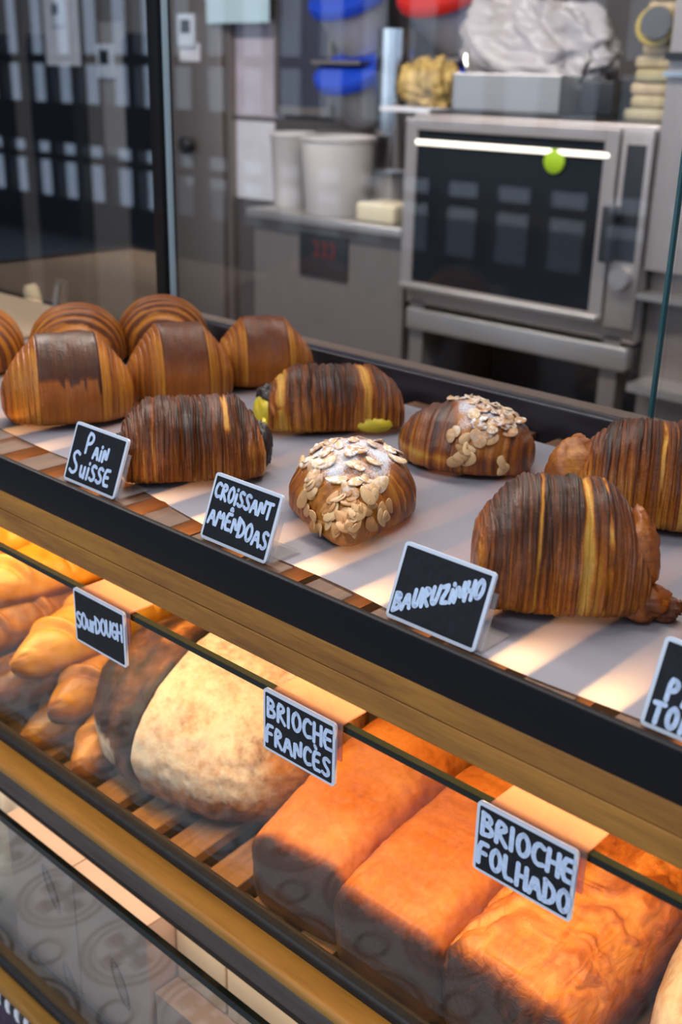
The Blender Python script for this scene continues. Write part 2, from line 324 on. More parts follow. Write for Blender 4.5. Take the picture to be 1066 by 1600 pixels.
# customer floor: hydraulic tiles with rings, a cross and corner arcs
def tile_mat():
    m, nt, N, L, b = mat('patterned_cement_tiles')
    tc = N.new('ShaderNodeTexCoord'); sp = N.new('ShaderNodeSeparateXYZ'); L.new(tc.outputs['Object'], sp.inputs[0])
    def mth(op, a, bb=None, c=None):
        n = N.new('ShaderNodeMath'); n.operation = op
        for i, v in enumerate((a, bb, c)):
            if v is None: continue
            if isinstance(v, (int, float)): n.inputs[i].default_value = v
            else: L.new(v, n.inputs[i])
        return n.outputs[0]
    T = 0.2
    x = mth('SUBTRACT', mth('FRACT', mth('DIVIDE', sp.outputs[0], T)), 0.5); y = mth('SUBTRACT', mth('FRACT', mth('DIVIDE', sp.outputs[1], T)), 0.5)
    r = mth('SQRT', mth('ADD', mth('MULTIPLY', x, x), mth('MULTIPLY', y, y)))
    ax = mth('ABSOLUTE', x); ay = mth('ABSOLUTE', y)
    rc = mth('SQRT', mth('ADD', mth('POWER', mth('SUBTRACT', 0.5, ax), 2), mth('POWER', mth('SUBTRACT', 0.5, ay), 2)))
    def band(v, c, w): return mth('LESS_THAN', mth('ABSOLUTE', mth('SUBTRACT', v, c)), w)
    p = mth('MAXIMUM', band(r, 0.40, 0.022), band(r, 0.32, 0.018))
    cross = mth('MULTIPLY', mth('MAXIMUM', mth('LESS_THAN', ax, 0.045), mth('LESS_THAN', ay, 0.045)), mth('LESS_THAN', r, 0.24))
    petals = mth('LESS_THAN', mth('ABSOLUTE', mth('SUBTRACT', r, 0.20)), mth('MULTIPLY', 0.06, mth('LESS_THAN', mth('MINIMUM', ax, ay), 0.09)))
    p = mth('MAXIMUM', mth('MAXIMUM', p, cross), mth('MAXIMUM', petals, band(rc, 0.14, 0.02)))
    mx = N.new('ShaderNodeMix'); mx.data_type = 'RGBA'; L.new(p, mx.inputs[0]); mx.inputs[6].default_value = (0.50, 0.52, 0.57, 1); mx.inputs[7].default_value = (0.12, 0.13, 0.15, 1)
    L.new(mx.outputs[2], b.inputs['Base Color']); b.inputs['Roughness'].default_value = 0.5
    return m
M_TILE = tile_mat()

# ------------------------------------------------------------------ the room
MB().box(-11.5, 3.5, -4.2, 0.9, -1.50, -1.45).build('floor', M_TILE, kind='structure')
MB().box(-11.5, 3.5, 0.9, 3.6, -1.50, -1.45).build('floor_kitchen', simple('kitchen_floor_tile', (0.10, 0.07, 0.055), 0.5), kind='structure')
MB().box(-2.575 * 3.10 / 2.30, 3.5, 3.15, 3.25, -1.45, 1.45).box(-11.5, -2.575 * 3.10 / 2.30, 3.5, 3.6, -1.45, 1.45).build('wall_back', M_WALLK, kind='structure')
MB().box(-11.6, -11.5, -4.2, 3.6, -1.45, 1.45).build('wall_left', M_WALLS, kind='structure')
MB().box(-11.5, 3.5, -4.2, 3.6, 1.45, 1.55).build('ceiling', M_CEIL, kind='structure')
fr = MB()   # shop front: dark frames with open daylight panes between
for k in range(38): x = -11.5 + k * 0.40; fr.box(x - .05, x + .05, -4.2, -4.1, -1.45, 1.45)
for z0, z1 in ((-1.45, -1.12), (-.80, -.74), (-.64, -.30), (.02, .10), (1.30, 1.45)): fr.box(-11.5, 3.5, -4.19, -4.11, z0, z1)
fr.build('wall_front', simple('dark_shopfront_frame', (0.03, 0.03, 0.035), 0.5), kind='structure')

# ------------------------------------------------------------------ display case
X0, X1 = -1.85, 0.35
case = thing('display_case', (-0.75, 0.75, -1.45), 'long bakery display case with black trim and wooden fascia boards', 'display case')
MB().box(X0, X1, .500, .506, -.3668, -.3335, .0012).build('front_trim', M_BLACK, case, smooth=True)
MB().box(X0, X1, .5005, .513, -.3860, -.3670, .0008).build('fascia_board', M_WOOD, case, smooth=True)
MB().box(X0, X1, .5005, .513, -.4062, -.3868, .0008).build('fascia_board', M_WOOD, case, smooth=True)
MB().box(X0, X1, .516, .532, -.3790, -.3720).build('led_profile', M_WOOD, case)
MB().box(-1.21, X1, .945, .962, -.352, -.3085, .002).build('back_rail', M_RAIL, case, smooth=True)
MB().box(X0, X1, .962, .985, -.80, -.353).box(-1.21, X1, .962, .985, -.353, -.3085).build('rear_panel', M_PANEL, case)
MB().box(X0, X1, .60, .62, -.372, -.354).build('tray_bearer', M_SLAT, case)
MB().box(X0, X1, .90, .92, -.372, -.354).build('tray_bearer', M_SLAT, case)
gp = MB().box(X0, X1, .503, .508, -.665, -.4335).build('glass_pane', M_GLASS, case); MB().box(X0, X1, .5025, .5085, -.4335, -.4285).build('glass_edge', M_GLASSE, gp)
gp = MB().box(X0, X1, .498, .503, -.985, -.7690).build('glass_pane', M_GLASSL, case); MB().box(X0, X1, .4975, .5035, -.7690, -.7605).build('glass_edge', M_GLASSE, gp)
MB().box(X0, X1, .4985, .513, -.661, -.6490, .003).build('glass_channel', M_GASK, case, smooth=True)
MB().box(X0, X1, .494, .512, -1.0, -.982, .003).build('glass_channel', M_GASK, case, smooth=True)
MB().box(X0, X1, .4740, .503, -.6690, -.6580, .004).build('ledge_board', M_LEDGE, case, smooth=True)
MB().box(X0, X1, .4735, .503, -.6874, -.6655, .002).build('ledge_face', M_SHADEWOOD, case, smooth=True)  # darker slab stands for the ledge's own front in shade
MB().box(X0, X1, .477, .503, -1.006, -.9925, .004).build('ledge_board', M_LEDGE, case, smooth=True)
MB().box(X0, X1, .53, .985, -.775, -.765).build('shelf_underside', M_PANEL, case)
MB().box(X0, X1, .53, .985, -1.12, -1.10).build('bottom_board', M_WOOD, case)
MB().box(X0, X1, .4975, .54, -1.45, -1.006).build('plinth', M_BLACK, case)
MB().box(X0 - .02, X0, .50, .985, -1.45, -.335).build('end_panel', M_PANEL, case)
MB().box(X1, X1 + .02, .50, .985, -1.45, -.335).build('end_panel', M_PANEL, case)

scr = thing('glass_screen', (-0.75, .952, -.3085), 'tall clear glass screen standing along the rear rail with one black post', 'glass screen')
MB().box(-1.185, -.471, .951, .957, -.3085, .42).build('glass_pane', M_GUARD, scr)
MB().box(-2.6, -1.205, .951, .957, -.3375, .42).build('glass_pane', M_GUARDL, scr)
MB().box(-.466, .4, .953, .959, -.3085, .42).build('glass_pane', M_GUARD, scr)
MB().box(-.4725, -.4695, .9505, .9575, -.3085, .42).build('pane_edge', simple('green_glass_edge', (0.03, 0.10, 0.11), 0.15), scr)
MB().box(-1.205, -1.184, .943, .966, -.3085, .42, .002).build('post', M_BLACK, scr, smooth=True)
MB().box(-1.184, -1.180, .9505, .9575, -.3085, .42).build('pane_edge', simple('pale_glass_edge', (0.35, 0.45, 0.5), 0.15), scr)

# slatted tray and slatted bread shelf
tray = thing('slatted_tray', (-0.75, .73, -.352), 'dark wooden slatted tray under the parchment, behind the black trim', 'tray')
k = 0
x = X0 + .02
xs = []
while x < X1 - .04: xs.append(x); x += .062
off = (-.265 + .031 + .0) - min(xs, key=lambda q: abs(q - (-.234)))
for x in xs:
    xc = x + off
    if xc + .018 > X1 or xc - .018 < -1.30: continue
    MB().box(xc - .018, xc + .018, .5115, .944, -.352, -.3385, .0012).build('slat', M_SLAT, tray, smooth=True)
TILT = 0.10
def shelf_z(y): return -.722 + TILT * (y - .555)
sh = thing('slatted_shelf', (-0.75, .75, -.75), 'wooden slatted bread shelf seen through the upper glass front', 'shelf')
for x in xs:
    xc = x + off + .01
    vs = []
    for y in (.522, .955):
        for dz in (-.013, 0):
            for dx in (-.0195, .0195): vs.append((xc + dx, y, shelf_z(y) + dz))
    mb = MB(); mb.add(vs, [(0, 1, 3, 2), (4, 6, 7, 5), (0, 4, 5, 1), (2, 3, 7, 6), (0, 2, 6, 4), (1, 5, 7, 3)])
    mb.build('slat', M_SLAT2, sh, bevel=.0012)
for y in (.56, .90): MB().box(X0, X1, y, y + .02, -.765, shelf_z(y) - .0125).build('bearer', M_SLAT, sh)

# parchment sheet: gently wavy, creased, overlapping joint
TZ = -.3372
pv = []; pf = []
nx, ny = 200, 50
tag(MB().box(X0, -1.31, .512, .944, -.352, -.3385, .002).build('wooden_board', wood('pale_board_wood', (.34, .22, .13), (.50, .34, .21), .5), smooth=True), 'pale bare wooden board on the counter left of the parchment', 'board')
for i in range(nx + 1):
    for j in range(ny + 1):
        x = -1.285 + (1.285 + .30) * i / nx
        yf = .553 - .036 * smooth(-.95, -.30, np.array(x)) + .003 * math.sin(x * 23)
        y = yf + (.914 + .006 * math.sin(x * 5) - yf) * j / ny
        z = TZ + .0022 * float(fbm(np.array(x * 9), np.array(y * 9), 3)) - .0009
        c = abs((x + .675) - (.75 - y) * -.08); z += .0016 * max(0, 1 - c / .006)
        pv.append((x, y, max(z, TZ)))
for i in range(nx):
    for j in range(ny): a = i * (ny + 1) + j; pf.append((a, a + ny + 1, a + ny + 2, a + 1))
pm = MB(); pm.v = pv; pm.f = pf
pp = pm.build('parchment_paper', M_PAPER, smooth=True); tag(pp, 'white parchment sheet lying on the slatted tray under the pastries', 'parchment paper')
PZ = TZ + .0008          # pastries sit here

# ------------------------------------------------------------------ dough shapes
def dough(name, m, L_, W_, H_, prof_h, prof_w, nu=220, nv=110, n=2.3, nt=2.2, zc=0.35, disp=None, attrs=None, parent=None, spine=None, flat=0.35):
    """A loaf or roll along local X, lying on z=0. u in -1..1 along it, angle v around it."""
    u = np.linspace(-1, 1, nu); v = np.linspace(0, 2 * np.pi, nv, endpoint=False)
    U, V = np.meshgrid(u, v, indexing='ij')
    c, s = np.cos(V), np.sin(V)
    cy = np.sign(c) * np.abs(c) ** (2 / n); sz = np.where(s >= 0, np.abs(s) ** (2 / nt), -np.abs(s) ** flat)
    rh = prof_h(U); rw = prof_w(U)
    y = W_ / 2 * rw * cy; zb = zc * H_
    z = np.where(s >= 0, zb * np.minimum(1, rh * 3) ** 1 + 0 * s, zb * np.minimum(1, rh * 3))
    low = zb * np.clip(rh * 2.2, 0, 1) ** 0.5
    z = zb + np.where(s >= 0, (H_ - zb) * rh * sz, low * sz)
    x = L_ / 2 * U
    hgt = z / H_
    up = np.clip(s, 0, 1)
    if disp is not None:
        d = disp(U, V, hgt, y / (W_ / 2))
        y = y + d * cy * np.clip(rw * 3, 0, 1); z = z + d * np.maximum(sz, -0.0) * np.clip(rh * 3, 0, 1)
    z = np.maximum(z, 0.0)
    if spine is not None:
        dx, dy, dz = spine(U); x = x + dx; y = y + dy; z = z + dz
    P = np.stack([x, y, z], -1).reshape(-1, 3)
    idx = np.arange(nu * nv).reshape(nu, nv)
    a = idx[:-1, :]; b = idx[1:, :]
    F = np.stack([a, b, np.roll(b, -1, 1), np.roll(a, -1, 1)], -1).reshape(-1, 4)
    e0 = P[idx[0]].mean(0); e1 = P[idx[-1]].mean(0)
    verts = np.vstack([P, e0, e1])
    faces = F.tolist() + [(nu * nv, idx[0, k], idx[0, (k + 1) % nv]) for k in range(nv)] + [(nu * nv + 1, idx[-1, (k + 1) % nv], idx[-1, k]) for k in range(nv)]
    me = bpy.data.meshes.new(name); me.from_pydata(verts.tolist(), [], [tuple(int(q) for q in f) for f in faces]); me.update()
    bm = bmesh.new(); bm.from_mesh(me); bmesh.ops.recalc_face_normals(bm, faces=bm.faces); bm.to_mesh(me); bm.free()
    for p in me.polygons: p.use_smooth = True
    if attrs:
        for k_, fn in attrs.items():
            A = np.clip(fn(U, V, hgt, y / (W_ / 2)), 0, 1.2).reshape(-1); A = np.concatenate([A, [A[:nv].mean(), A[-nv:].mean()]])
            at_ = me.attributes.new(k_, 'FLOAT', 'POINT'); at_.data.foreach_set('value', A.astype(np.float32))
    o = link(name, me, m, parent)
    return o, P.reshape(nu, nv, 3)

def stripes(U, V, f, seed, warp=0.05):
    w = U + warp * (fbm(U * 2.0, V * 0.8, seed) - 0.5) + 0.02 * (fbm(U * 9, V * 1.7, seed + 5) - .5)
    return fbm(w * f, V * 0.35, seed + 9, 2), w

# -- croissant-style rolls with a broad smooth band over the middle
def band_roll(loc, rz, L_, W_, H_, label, seed, band=0.40, drips=True, dark=0.85, group=None, top_w=1.0):
    t = thing('banded_croissant', (loc[0], loc[1], PZ), label, 'pastry', group, rz)
    def ph(U):
        a = np.abs(U); r = 1 - 0.74 * np.clip((a - band) / (1 - band), 0, 1) ** 1.08
        return r * np.sqrt(np.clip(1 - a ** 14, 0, 1))
    def pw(U):
        a = np.abs(U); r = 1 - 0.52 * np.clip((a - band) / (1 - band), 0, 1) ** 1.2
        return r * np.sqrt(np.clip(1 - a ** 12, 0, 1))
    def disp(U, V, h, yy):
        a = np.abs(U); st, w = stripes(U, V, 16, seed)
        fl = smooth(band, band + .05, a)
        steps = ((np.abs(w) - band) / .085) % 1.0
        d = fl * (-.0012 * steps + .0016 * (st - .5))
        d = d - .0016 * np.exp(-((a - band) / .012) ** 2)          # seam at the band edge
        d = d + .004 * (fbm(U * 2, V * 1.2, seed + 3) - .5)
        return d
    def bake(U, V, h, yy):
        a = np.abs(U); st, w = stripes(U, V, 22, seed)
        fl = smooth(band - .005, band + .01, a)
        drip = 0.56 + 0.05 * fbm(U * 8, U * 0, seed + 2)
        drip = drip - (0.17 * smooth(.42, .60, vnoise(U * 19, U * 0, seed + 4)) * (.25 + .9 * vnoise(U * 9, U * 0, seed + 6)) * smooth(-.20, 0, U) if drips else 0)
        soft = 0.03 if drips else 0.22
        b_ = 0.46 + .08 * (fbm(U * 3, V, seed) - .5) + (dark - .46) * smooth(drip - soft, drip + soft, h) - .10 * smooth(.25, .0, h)
        f_ = 0.20 + .48 * (st - .35) + .22 * smooth(.55, 1.0, h) * (a > band + .14) + .15 * smooth(.8, 1, a) + .05
        pale = np.exp(-((a - band - .05) / .05) ** 2); f_ = f_ * (1 - .75 * pale) + .10 * pale + .22 * smooth(.84, .95, h)
        steps = ((np.abs(w) - band) / .085) % 1.0
        f_ = f_ + .22 * (steps > .86)
        return b_ * (1 - fl) + f_ * fl
    dough('body', M_PASTRY, L_, W_, H_, ph, pw, n=2.2, nt=1.9, zc=.30, disp=disp, attrs={'bake': bake}, parent=t)
    return t

# -- plain croissant seen from its end: stepped layers
def layered_roll(loc, rz, L_, W_, H_, label, seed):
    t = thing('layered_croissant', (loc[0], loc[1], PZ), label, 'pastry', 'layered croissants at the back of the tray', rz)
    def q(U, V=None):
        a = np.clip(np.abs(U) + .10 * (fbm(U * 1.3 + 3, np.cos(V) * 1.6 + 4, seed + 21) - .5), 0, 1); st = np.floor(a * 5.2 + .2) / 5.2; fr = (a * 5.2 + .2) % 1.0
        stepped = st + (1 / 5.2) * smooth(.72, 1.0, fr)
        return a * .35 + stepped * .65
    def ph(U): a = q(U, np.broadcast_to(np.linspace(0, 2 * np.pi, U.shape[1], endpoint=False), U.shape)); return np.sqrt(np.clip(1 - np.clip(a, 0, 1) ** 1.9, 0, 1)) * .85 + .15 * np.sqrt(np.clip(1 - np.abs(U) ** 10, 0, 1))
    def disp(U, V, h, yy): return .0022 * (fbm(U * 6, V * 1.5, seed) - .5) + .0006 * (fbm(U * 30, V, seed + 1) - .5)
    def bake(U, V, h, yy):
        fr = (np.abs(U) * 5.2 + .2 + .25 * (fbm(U * 1.5, V * 2, seed + 4) - .5)) % 1.0
        return .22 + .36 * smooth(.60, .72, fr) * (fr < .97) + .26 * (fbm(U * 14, V * 1.3, seed) - .5) + .16 * smooth(.75, 1, h) + .1
    dough('body', M_PASTRY, L_, W_, H_, ph, ph, n=2.1, nt=2.0, zc=.25, disp=disp, attrs={'bake': bake}, parent=t)
    return t

# -- striped laminated roll, ends open on a filling
def striped_roll(name, loc, rz, L_, W_, H_, label, seed, pale=(), group=None, topdark=.35, base_b=.42, freq=26, m=None, pk=0.55, endh=.62, grooves=.0026):
    t = thing(name, (loc[0], loc[1], PZ), label, 'pastry', group, rz)
    def ph(U):
        a = np.abs(U); r = 1 - (1 - endh) * np.clip((a - pk) / (1 - pk), 0, 1) ** 1.5
        return r * np.clip(1 - np.clip((a - .93) / .07, 0, 1) ** 2.5 * .55, 0, 1)
    def pw(U):
        a = np.abs(U); r = 1 - .22 * np.clip((a - pk) / (1 - pk), 0, 1) ** 1.6
        return r * np.clip(1 - np.clip((a - .93) / .07, 0, 1) ** 2.5 * .45, 0, 1)
    def disp(U, V, h, yy):
        st, w = stripes(U, V, freq, seed, .13)
        d = grooves * (st - .5) * 2.0 - .0011 * smooth(.52, .40, stripes(U, V, freq * 1.7, seed + 70, .13)[0]) + .006 * (fbm(U * 1.6, V * 1.0, seed + 3) - .5)
        for p0, wd in pale: d = d - .0022 * np.exp(-((w - p0 - .07 * (fbm(V * 1.1, U * 0 + p0, seed + 13) - .5)) / wd) ** 2)
        return d
    def bake(U, V, h, yy):
        st, w = stripes(U, V, freq, seed, .13); st2, _ = stripes(U, V, freq * 2.3, seed + 40, .16)
        b_ = base_b + .62 * (st - .5) + .40 * (st2 - .5) + .36 * (fbm(U * 2.6, V * 1.4, seed + 60) - .5) + topdark * smooth(.35, .95, h) - .16 * smooth(.3, .0, h)
        for p0, wd in pale:
            e = np.exp(-((w - p0 - .07 * (fbm(V * 1.1, U * 0 + p0, seed + 13) - .5)) / (wd * (.35 + 1.5 * vnoise(V * 1.4, U * 0 + p0 * 9, seed + 14)))) ** 4) * smooth(.25, .5, fbm(V * 1.8, U * 0 + p0 * 7, seed + 11)); b_ = b_ * (1 - e) + .02 * e
        return b_
    dough('body', m or M_BAURU, L_, W_, H_, ph, pw, nu=340, n=2.2, nt=2.0, zc=.30, disp=disp, attrs={'bake': bake}, parent=t)
    return t

FILL = {'choc': simple('chocolate_filling', (0.018, 0.010, 0.008), 0.5, noise=.5, nscale=120, bump=.6),
        'custard': simple('yellow_custard_filling', (0.62, 0.46, 0.02), 0.45, noise=.12, nscale=120, bump=.3)}
def lump(parent, name, m, c, r, seed, squash=(1, 1, 1), rough=.25, bake=None, nf=2.2, res=(40, 28)):
    """an irregular blob of filling or folded dough"""
    nu, nv = res
    th = np.linspace(0, np.pi, nu); ps = np.linspace(0, 2 * np.pi, nv, endpoint=False); T, Pp = np.meshgrid(th, ps, indexing='ij')
    X = np.sin(T) * np.cos(Pp); Y = np.sin(T) * np.sin(Pp); Zz = np.cos(T)
    rr = r * (1 + rough * (fbm(X * nf + 5 + Zz, Y * nf + 7 - Zz * 1.3, seed) - .5) * 2 + .4 * rough * (fbm(X * nf * 4 + Zz * 3, Y * nf * 4 + 3, seed + 3) - .5))
    P = np.stack([X * rr * squash[0] + c[0], Y * rr * squash[1] + c[1], np.maximum(Zz * rr * squash[2] + c[2], 0.0005)], -1).reshape(-1, 3)
    idx = np.arange(nu * nv).reshape(nu, nv); a = idx[:-1]; b = idx[1:]
    F = np.stack([a, b, np.roll(b, -1, 1), np.roll(a, -1, 1)], -1).reshape(-1, 4)
    me = bpy.data.meshes.new(name); me.from_pydata(P.tolist(), [], [tuple(int(q) for q in f) for f in F]); me.update()
    bm = bmesh.new(); bm.from_mesh(me); bmesh.ops.remove_doubles(bm, verts=bm.verts, dist=1e-6); bmesh.ops.recalc_face_normals(bm, faces=bm.faces); bm.to_mesh(me); bm.free()
    for p in me.polygons: p.use_smooth = True
    if bake is not None:
        at_ = me.attributes.new('bake', 'FLOAT', 'POINT'); co = np.array([v.co[:] for v in me.vertices])
        val = bake + .5 * (fbm(co[:, 0] * 160, co[:, 2] * 90 + co[:, 1] * 60, seed) - .5); at_.data.foreach_set('value', val.astype(np.float32))
    return link(name, me, m, parent)

# -- almond croissant
def flake_mesh():
    me = bpy.data.meshes.new('almond_flake'); vs = []; fs = []; n = 14
    for ring, (rr, z) in enumerate(((1, 0), (.9, .0006), (.9, -.0006))):
        for k_ in range(n):
            a = 2 * math.pi * k_ / n; ex = 1 + .22 * math.cos(a)
            vs.append((.0072 * rr * math.cos(a) * (1.0), .0048 * rr * math.sin(a) * (1 - .25 * math.cos(a)), z + .0012 * (math.cos(a) ** 2) * rr))
    for k_ in range(n):
        j = (k_ + 1) % n; fs += [(k_, j, n + j, n + k_), (k_, 2 * n + k_, 2 * n + j, j)]
    fs += [tuple(n + k_ for k_ in range(n)), tuple(2 * n + k_ for k_ in range(n - 1, -1, -1))]
    me.from_pydata(vs, [], fs); me.update()
    for p in me.polygons: p.use_smooth = True
    return me
def flake_mat():
    m, nt, N, L, b = mat('toasted_almond_flake')
    g = N.new('ShaderNodeNewGeometry'); oi = N.new('ShaderNodeObjectInfo')
    r = N.new('ShaderNodeValToRGB'); r.color_ramp.elements[0].color = (0.44, 0.19, 0.05, 1); r.color_ramp.elements[1].color = (0.68, 0.46, 0.23, 1); L.new(oi.outputs['Random'], r.inputs[0])
    nz = N.new('ShaderNodeTexNoise'); nz.inputs['Scale'].default_value = 260; nz.inputs['Detail'].default_value = 8; L.new(g.outputs['Position'], nz.inputs['Vector'])
    mr = N.new('ShaderNodeMapRange'); mr.inputs[1].default_value = .44; mr.inputs[2].default_value = .60; L.new(nz.outputs['Fac'], mr.inputs[0])
    ob = N.new('ShaderNodeMath'); ob.operation = 'MULTIPLY'; L.new(mr.outputs[0], ob.inputs[0])
    at_ = N.new('ShaderNodeAttribute'); at_.attribute_type = 'OBJECT'; at_.attribute_name = 'sugar'; L.new(at_.outputs['Fac'], ob.inputs[1])
    mx = N.new('ShaderNodeMix'); mx.data_type = 'RGBA'; L.new(ob.outputs[0], mx.inputs[0]); L.new(r.outputs[0], mx.inputs[6]); mx.inputs[7].default_value = (.82, .84, .88, 1)
    L.new(mx.outputs[2], b.inputs['Base Color']); b.inputs['Roughness'].default_value = .5; return m
FLK = flake_mesh(); FLK.materials.append(flake_mat())
def almond_croissant(loc, rz, L_, W_, H_, label, seed, cover, spine=None, nfl=90, front=0.0, nt=2.0, blunt=5.0, taper=0.0):
    t = thing('almond_croissant', (loc[0], loc[1], PZ), label, 'pastry', 'almond croissants with sugar', rz)
    def ph(U):
        a = np.abs(U); fr = (a * 4.5) % 1.0; st = (np.floor(a * 4.5) + smooth(.6, 1, fr)) / 4.5; a2 = .25 * a + .75 * st
        return np.clip(1 - .45 * a2 ** 1.7, 0, 1) * np.clip(1 - a ** blunt, 0, 1) ** .58
    def disp(U, V, h, yy):
        st, w = stripes(U, V, 20, seed); return .0022 * (st - .5) + .006 * (fbm(U * 2.2, V * 1.3, seed + 3) - .5)
    def cov(U, V, h, yy): return cover(U, yy) * smooth(.25, .5, h + .3 * (U > .6))
    def bake(U, V, h, yy):
        st, w = stripes(U, V, 24, seed); b_ = .60 + .8 * (st - .5) + .2 * smooth(.5, .9, h) - .2 * smooth(.3, 0, h) - .45 * np.exp(-((h - .30) / .07) ** 2) * (U < .1)
        cv = cov(U, V, h, yy); return b_ * (1 - .8 * cv) + .16 * cv + .12 * cv * (fbm(U * 14, yy * 9, seed + 30) - .5) * 2
    def flour(U, V, h, yy): return .68 * cov(U, V, h, yy) * smooth(.5, .85, h) * (.7 + .6 * fbm(U * 5, yy * 4, seed + 8))
    def phh(U): return ph(U) * (1 - .30 * taper * smooth(-.1, 1, U))
    def pww(U): return ph(U) * (1 - .55 * taper * smooth(-.1, 1, U))
    body, P = dough('body', M_ALMCR, L_, W_, H_, phh, pww, n=2.1, nt=nt, zc=.30, disp=disp, attrs={'bake': bake, 'flour': flour}, parent=t, spine=spine)
    rnd = random.Random(seed); cnt = 0; tries = 0
    nu, nv = P.shape[:2]
    while cnt < nfl and tries < 6000:
        tries += 1; i = rnd.randrange(4, nu - 4) if rnd.random() > front else int(nu * rnd.uniform(.60, .97)); j = rnd.randrange(0, nv // 2 + 2)
        u = -1 + 2 * i / (nu - 1); p = P[i, j]; h = p[2] / H_
        cvv = float(cover(np.array(u), np.array(math.cos(2 * math.pi * j / nv)))) * float(smooth(.15, .3, np.array(h + (.35 if u > .55 else 0))))
        if rnd.random() > cvv: continue
        du = P[i + 3, j] - P[i - 3, j]; dv = P[i, (j + 3) % nv] - P[i, (j - 3) % nv]
        nrm = Vector(np.cross(du, dv)).normalized()
        if nrm.dot(Vector(p) - Vector((p[0], 0, H_ * .3))) < 0: nrm = -nrm
        nrm = (nrm + Vector((rnd.uniform(-.3, .3), rnd.uniform(-.3, .3), rnd.uniform(-.15, .3)))).normalized()
        q = nrm.to_track_quat('Z', 'Y') @ Matrix.Rotation(rnd.uniform(0, 6.28), 3, 'Z').to_quaternion()
        f = bpy.data.objects.new('almond_flake', FLK); C.objects.link(f); f.parent = t
        sc = rnd.uniform(.75, 1.3); f.matrix_local = Matrix.LocRotScale(Vector(p) + nrm * .0011, q, Vector((sc, sc, sc)))
        f['sugar'] = float(smooth(.55, .85, np.array(h)) * rnd.uniform(.45, .95)); cnt += 1
    return t

# ------------------------------------------------------------------ pastries on the tray
def yaw(dx, dy): return math.atan2(dy, dx)
band_roll((-.952, .627), yaw(.50, .86), .135, .105, .086, 'glazed croissant roll with dark drips down its band, at the left front of the tray', 11, .44, True, .90)
band_roll((-.932, .757), yaw(.48, .88), .118, .10, .082, 'glazed croissant roll with plain dark brown band, between the dripping one and the rear post', 23, .40, False, .80)
band_roll((-.917, .868), yaw(.55, .84), .118, .09, .076, 'small banded croissant roll closest to the rear rail', 37, .40, False, .74)
layered_roll((-1.135, .765), yaw(-.80, .58), .125, .116, .072, 'round layered croissant behind the dripping roll, left of the black post', 41)
layered_roll((-1.100, .868), yaw(-.80, .58), .11, .116, .074, 'round layered croissant right in front of the black post', 53)
layered_roll((-1.205, .665), yaw(-.75, .66), .15, .12, .072, 'layered croissant cut off by the left edge of the picture', 67)
t7 = striped_roll('filled_pastry', (-.736, .610), yaw(.60, .80), .128, .098, .068, 'finely striped brown pastry with chocolate at its end, behind the Pain Suisse tag', 71, pale=((.42, .035), (.98, .04)), freq=30, topdark=.36, base_b=.52, pk=.52, endh=.36)
lump(t7, 'filling', FILL['choc'], (.062, -.010, .026), .019, 5, (.45, .9, 1.1), .35)
lump(t7, 'filling', FILL['choc'], (.066, .014, .018), .013, 9, (.6, .9, 1.1), .4)
lump(t7, 'custard', FILL['custard'], (.0635, -.002, .042), .006, 8, (.5, 1, .8), .3)
lump(t7, 'filling', FILL['choc'], (-.062, -.012, .022), .019, 15, (.45, 1.0, 1.0), .35)
t8 = striped_roll('filled_pastry', (-.748, .806), yaw(.62, .78), .142, .092, .062, 'striped brown pastry with yellow custard at its left end, behind the striped chocolate one', 83, pale=((.40, .05), (-.78, .09)), freq=24, topdark=.36, base_b=.47, pk=.50, endh=.36)
lump(t8, 'custard', FILL['custard'], (-.069, -.012, .018), .019, 25, (.7, 1.1, .95), .2)
lump(t8, 'filling', FILL['choc'], (-.068, -.006, .034), .013, 27, (.7, 1.2, .7), .4)
lump(t8, 'custard', FILL['custard'], (.036, -.040, .010), .010, 29, (1.9, .8, .8), .2)

almond_croissant((-.563, .632), yaw(.62, -.78), .172, .104, .058, 'almond croissant lying lengthwise, nearest the Croissant Amêndoas tag', 91,
                 lambda U, yy: smooth(.95 , .55, np.abs(yy + .05) - .9 * smooth(.2, .8, U)) * smooth(-1.0, -.85, U), nfl=100, front=.22, nt=1.75, blunt=3.4, taper=1.0)
almond_croissant((-.578, .806), yaw(.93, .36), .130, .098, .058, 'dark almond croissant lying crosswise near the rear rail', 101,
                 lambda U, yy: smooth(-.30, -.12, U + .25 * yy) * smooth(.80, .55, U - .0 * yy), nfl=90)

PALE11 = ((.20, .055), (.44, .022), (-.30, .014))
t11 = striped_roll('bauru_pastry', (-.362, .622), yaw(.78, .62), .118, .098, .088, 'tall striped dark brown roll directly behind the Bauruzinho tag', 113, pale=PALE11, freq=22, topdark=.44, base_b=.47, pk=.36, endh=.34)
lump(t11, 'folded_end', M_FOLD, (.048, -.010, .034), .029, 33, (.55, .95, 1.1), .30, bake=.52, nf=1.6)
lump(t11, 'folded_end', M_FOLD, (.056, -.030, .013), .016, 35, (1.1, .8, .8), .4, bake=.55, nf=2.2)
lump(t11, 'crisp_tip', M_BAURU, (.068, -.030, .009), .010, 36, (1.3, .8, .8), .5, bake=.75, nf=3)
t12 = striped_roll('bauru_pastry', (-.383, .812), yaw(.90, .44), .138, .098, .080, 'striped brown roll with an open folded left end, by the rear rail at the right', 127, pale=((.22, .04), (-.05, .018), (.5, .02)), freq=22, topdark=.34, base_b=.48, pk=.45, endh=.50)
lump(t12, 'folded_end', M_FOLD, (-.072, -.006, .030), .034, 43, (.75, .95, .95), .25, bake=.40, nf=1.6)
lump(t12, 'crisp_tip', M_BAURU, (-.094, -.006, .012), .013, 45, (1.2, .8, .8), .35, bake=.22, nf=2)
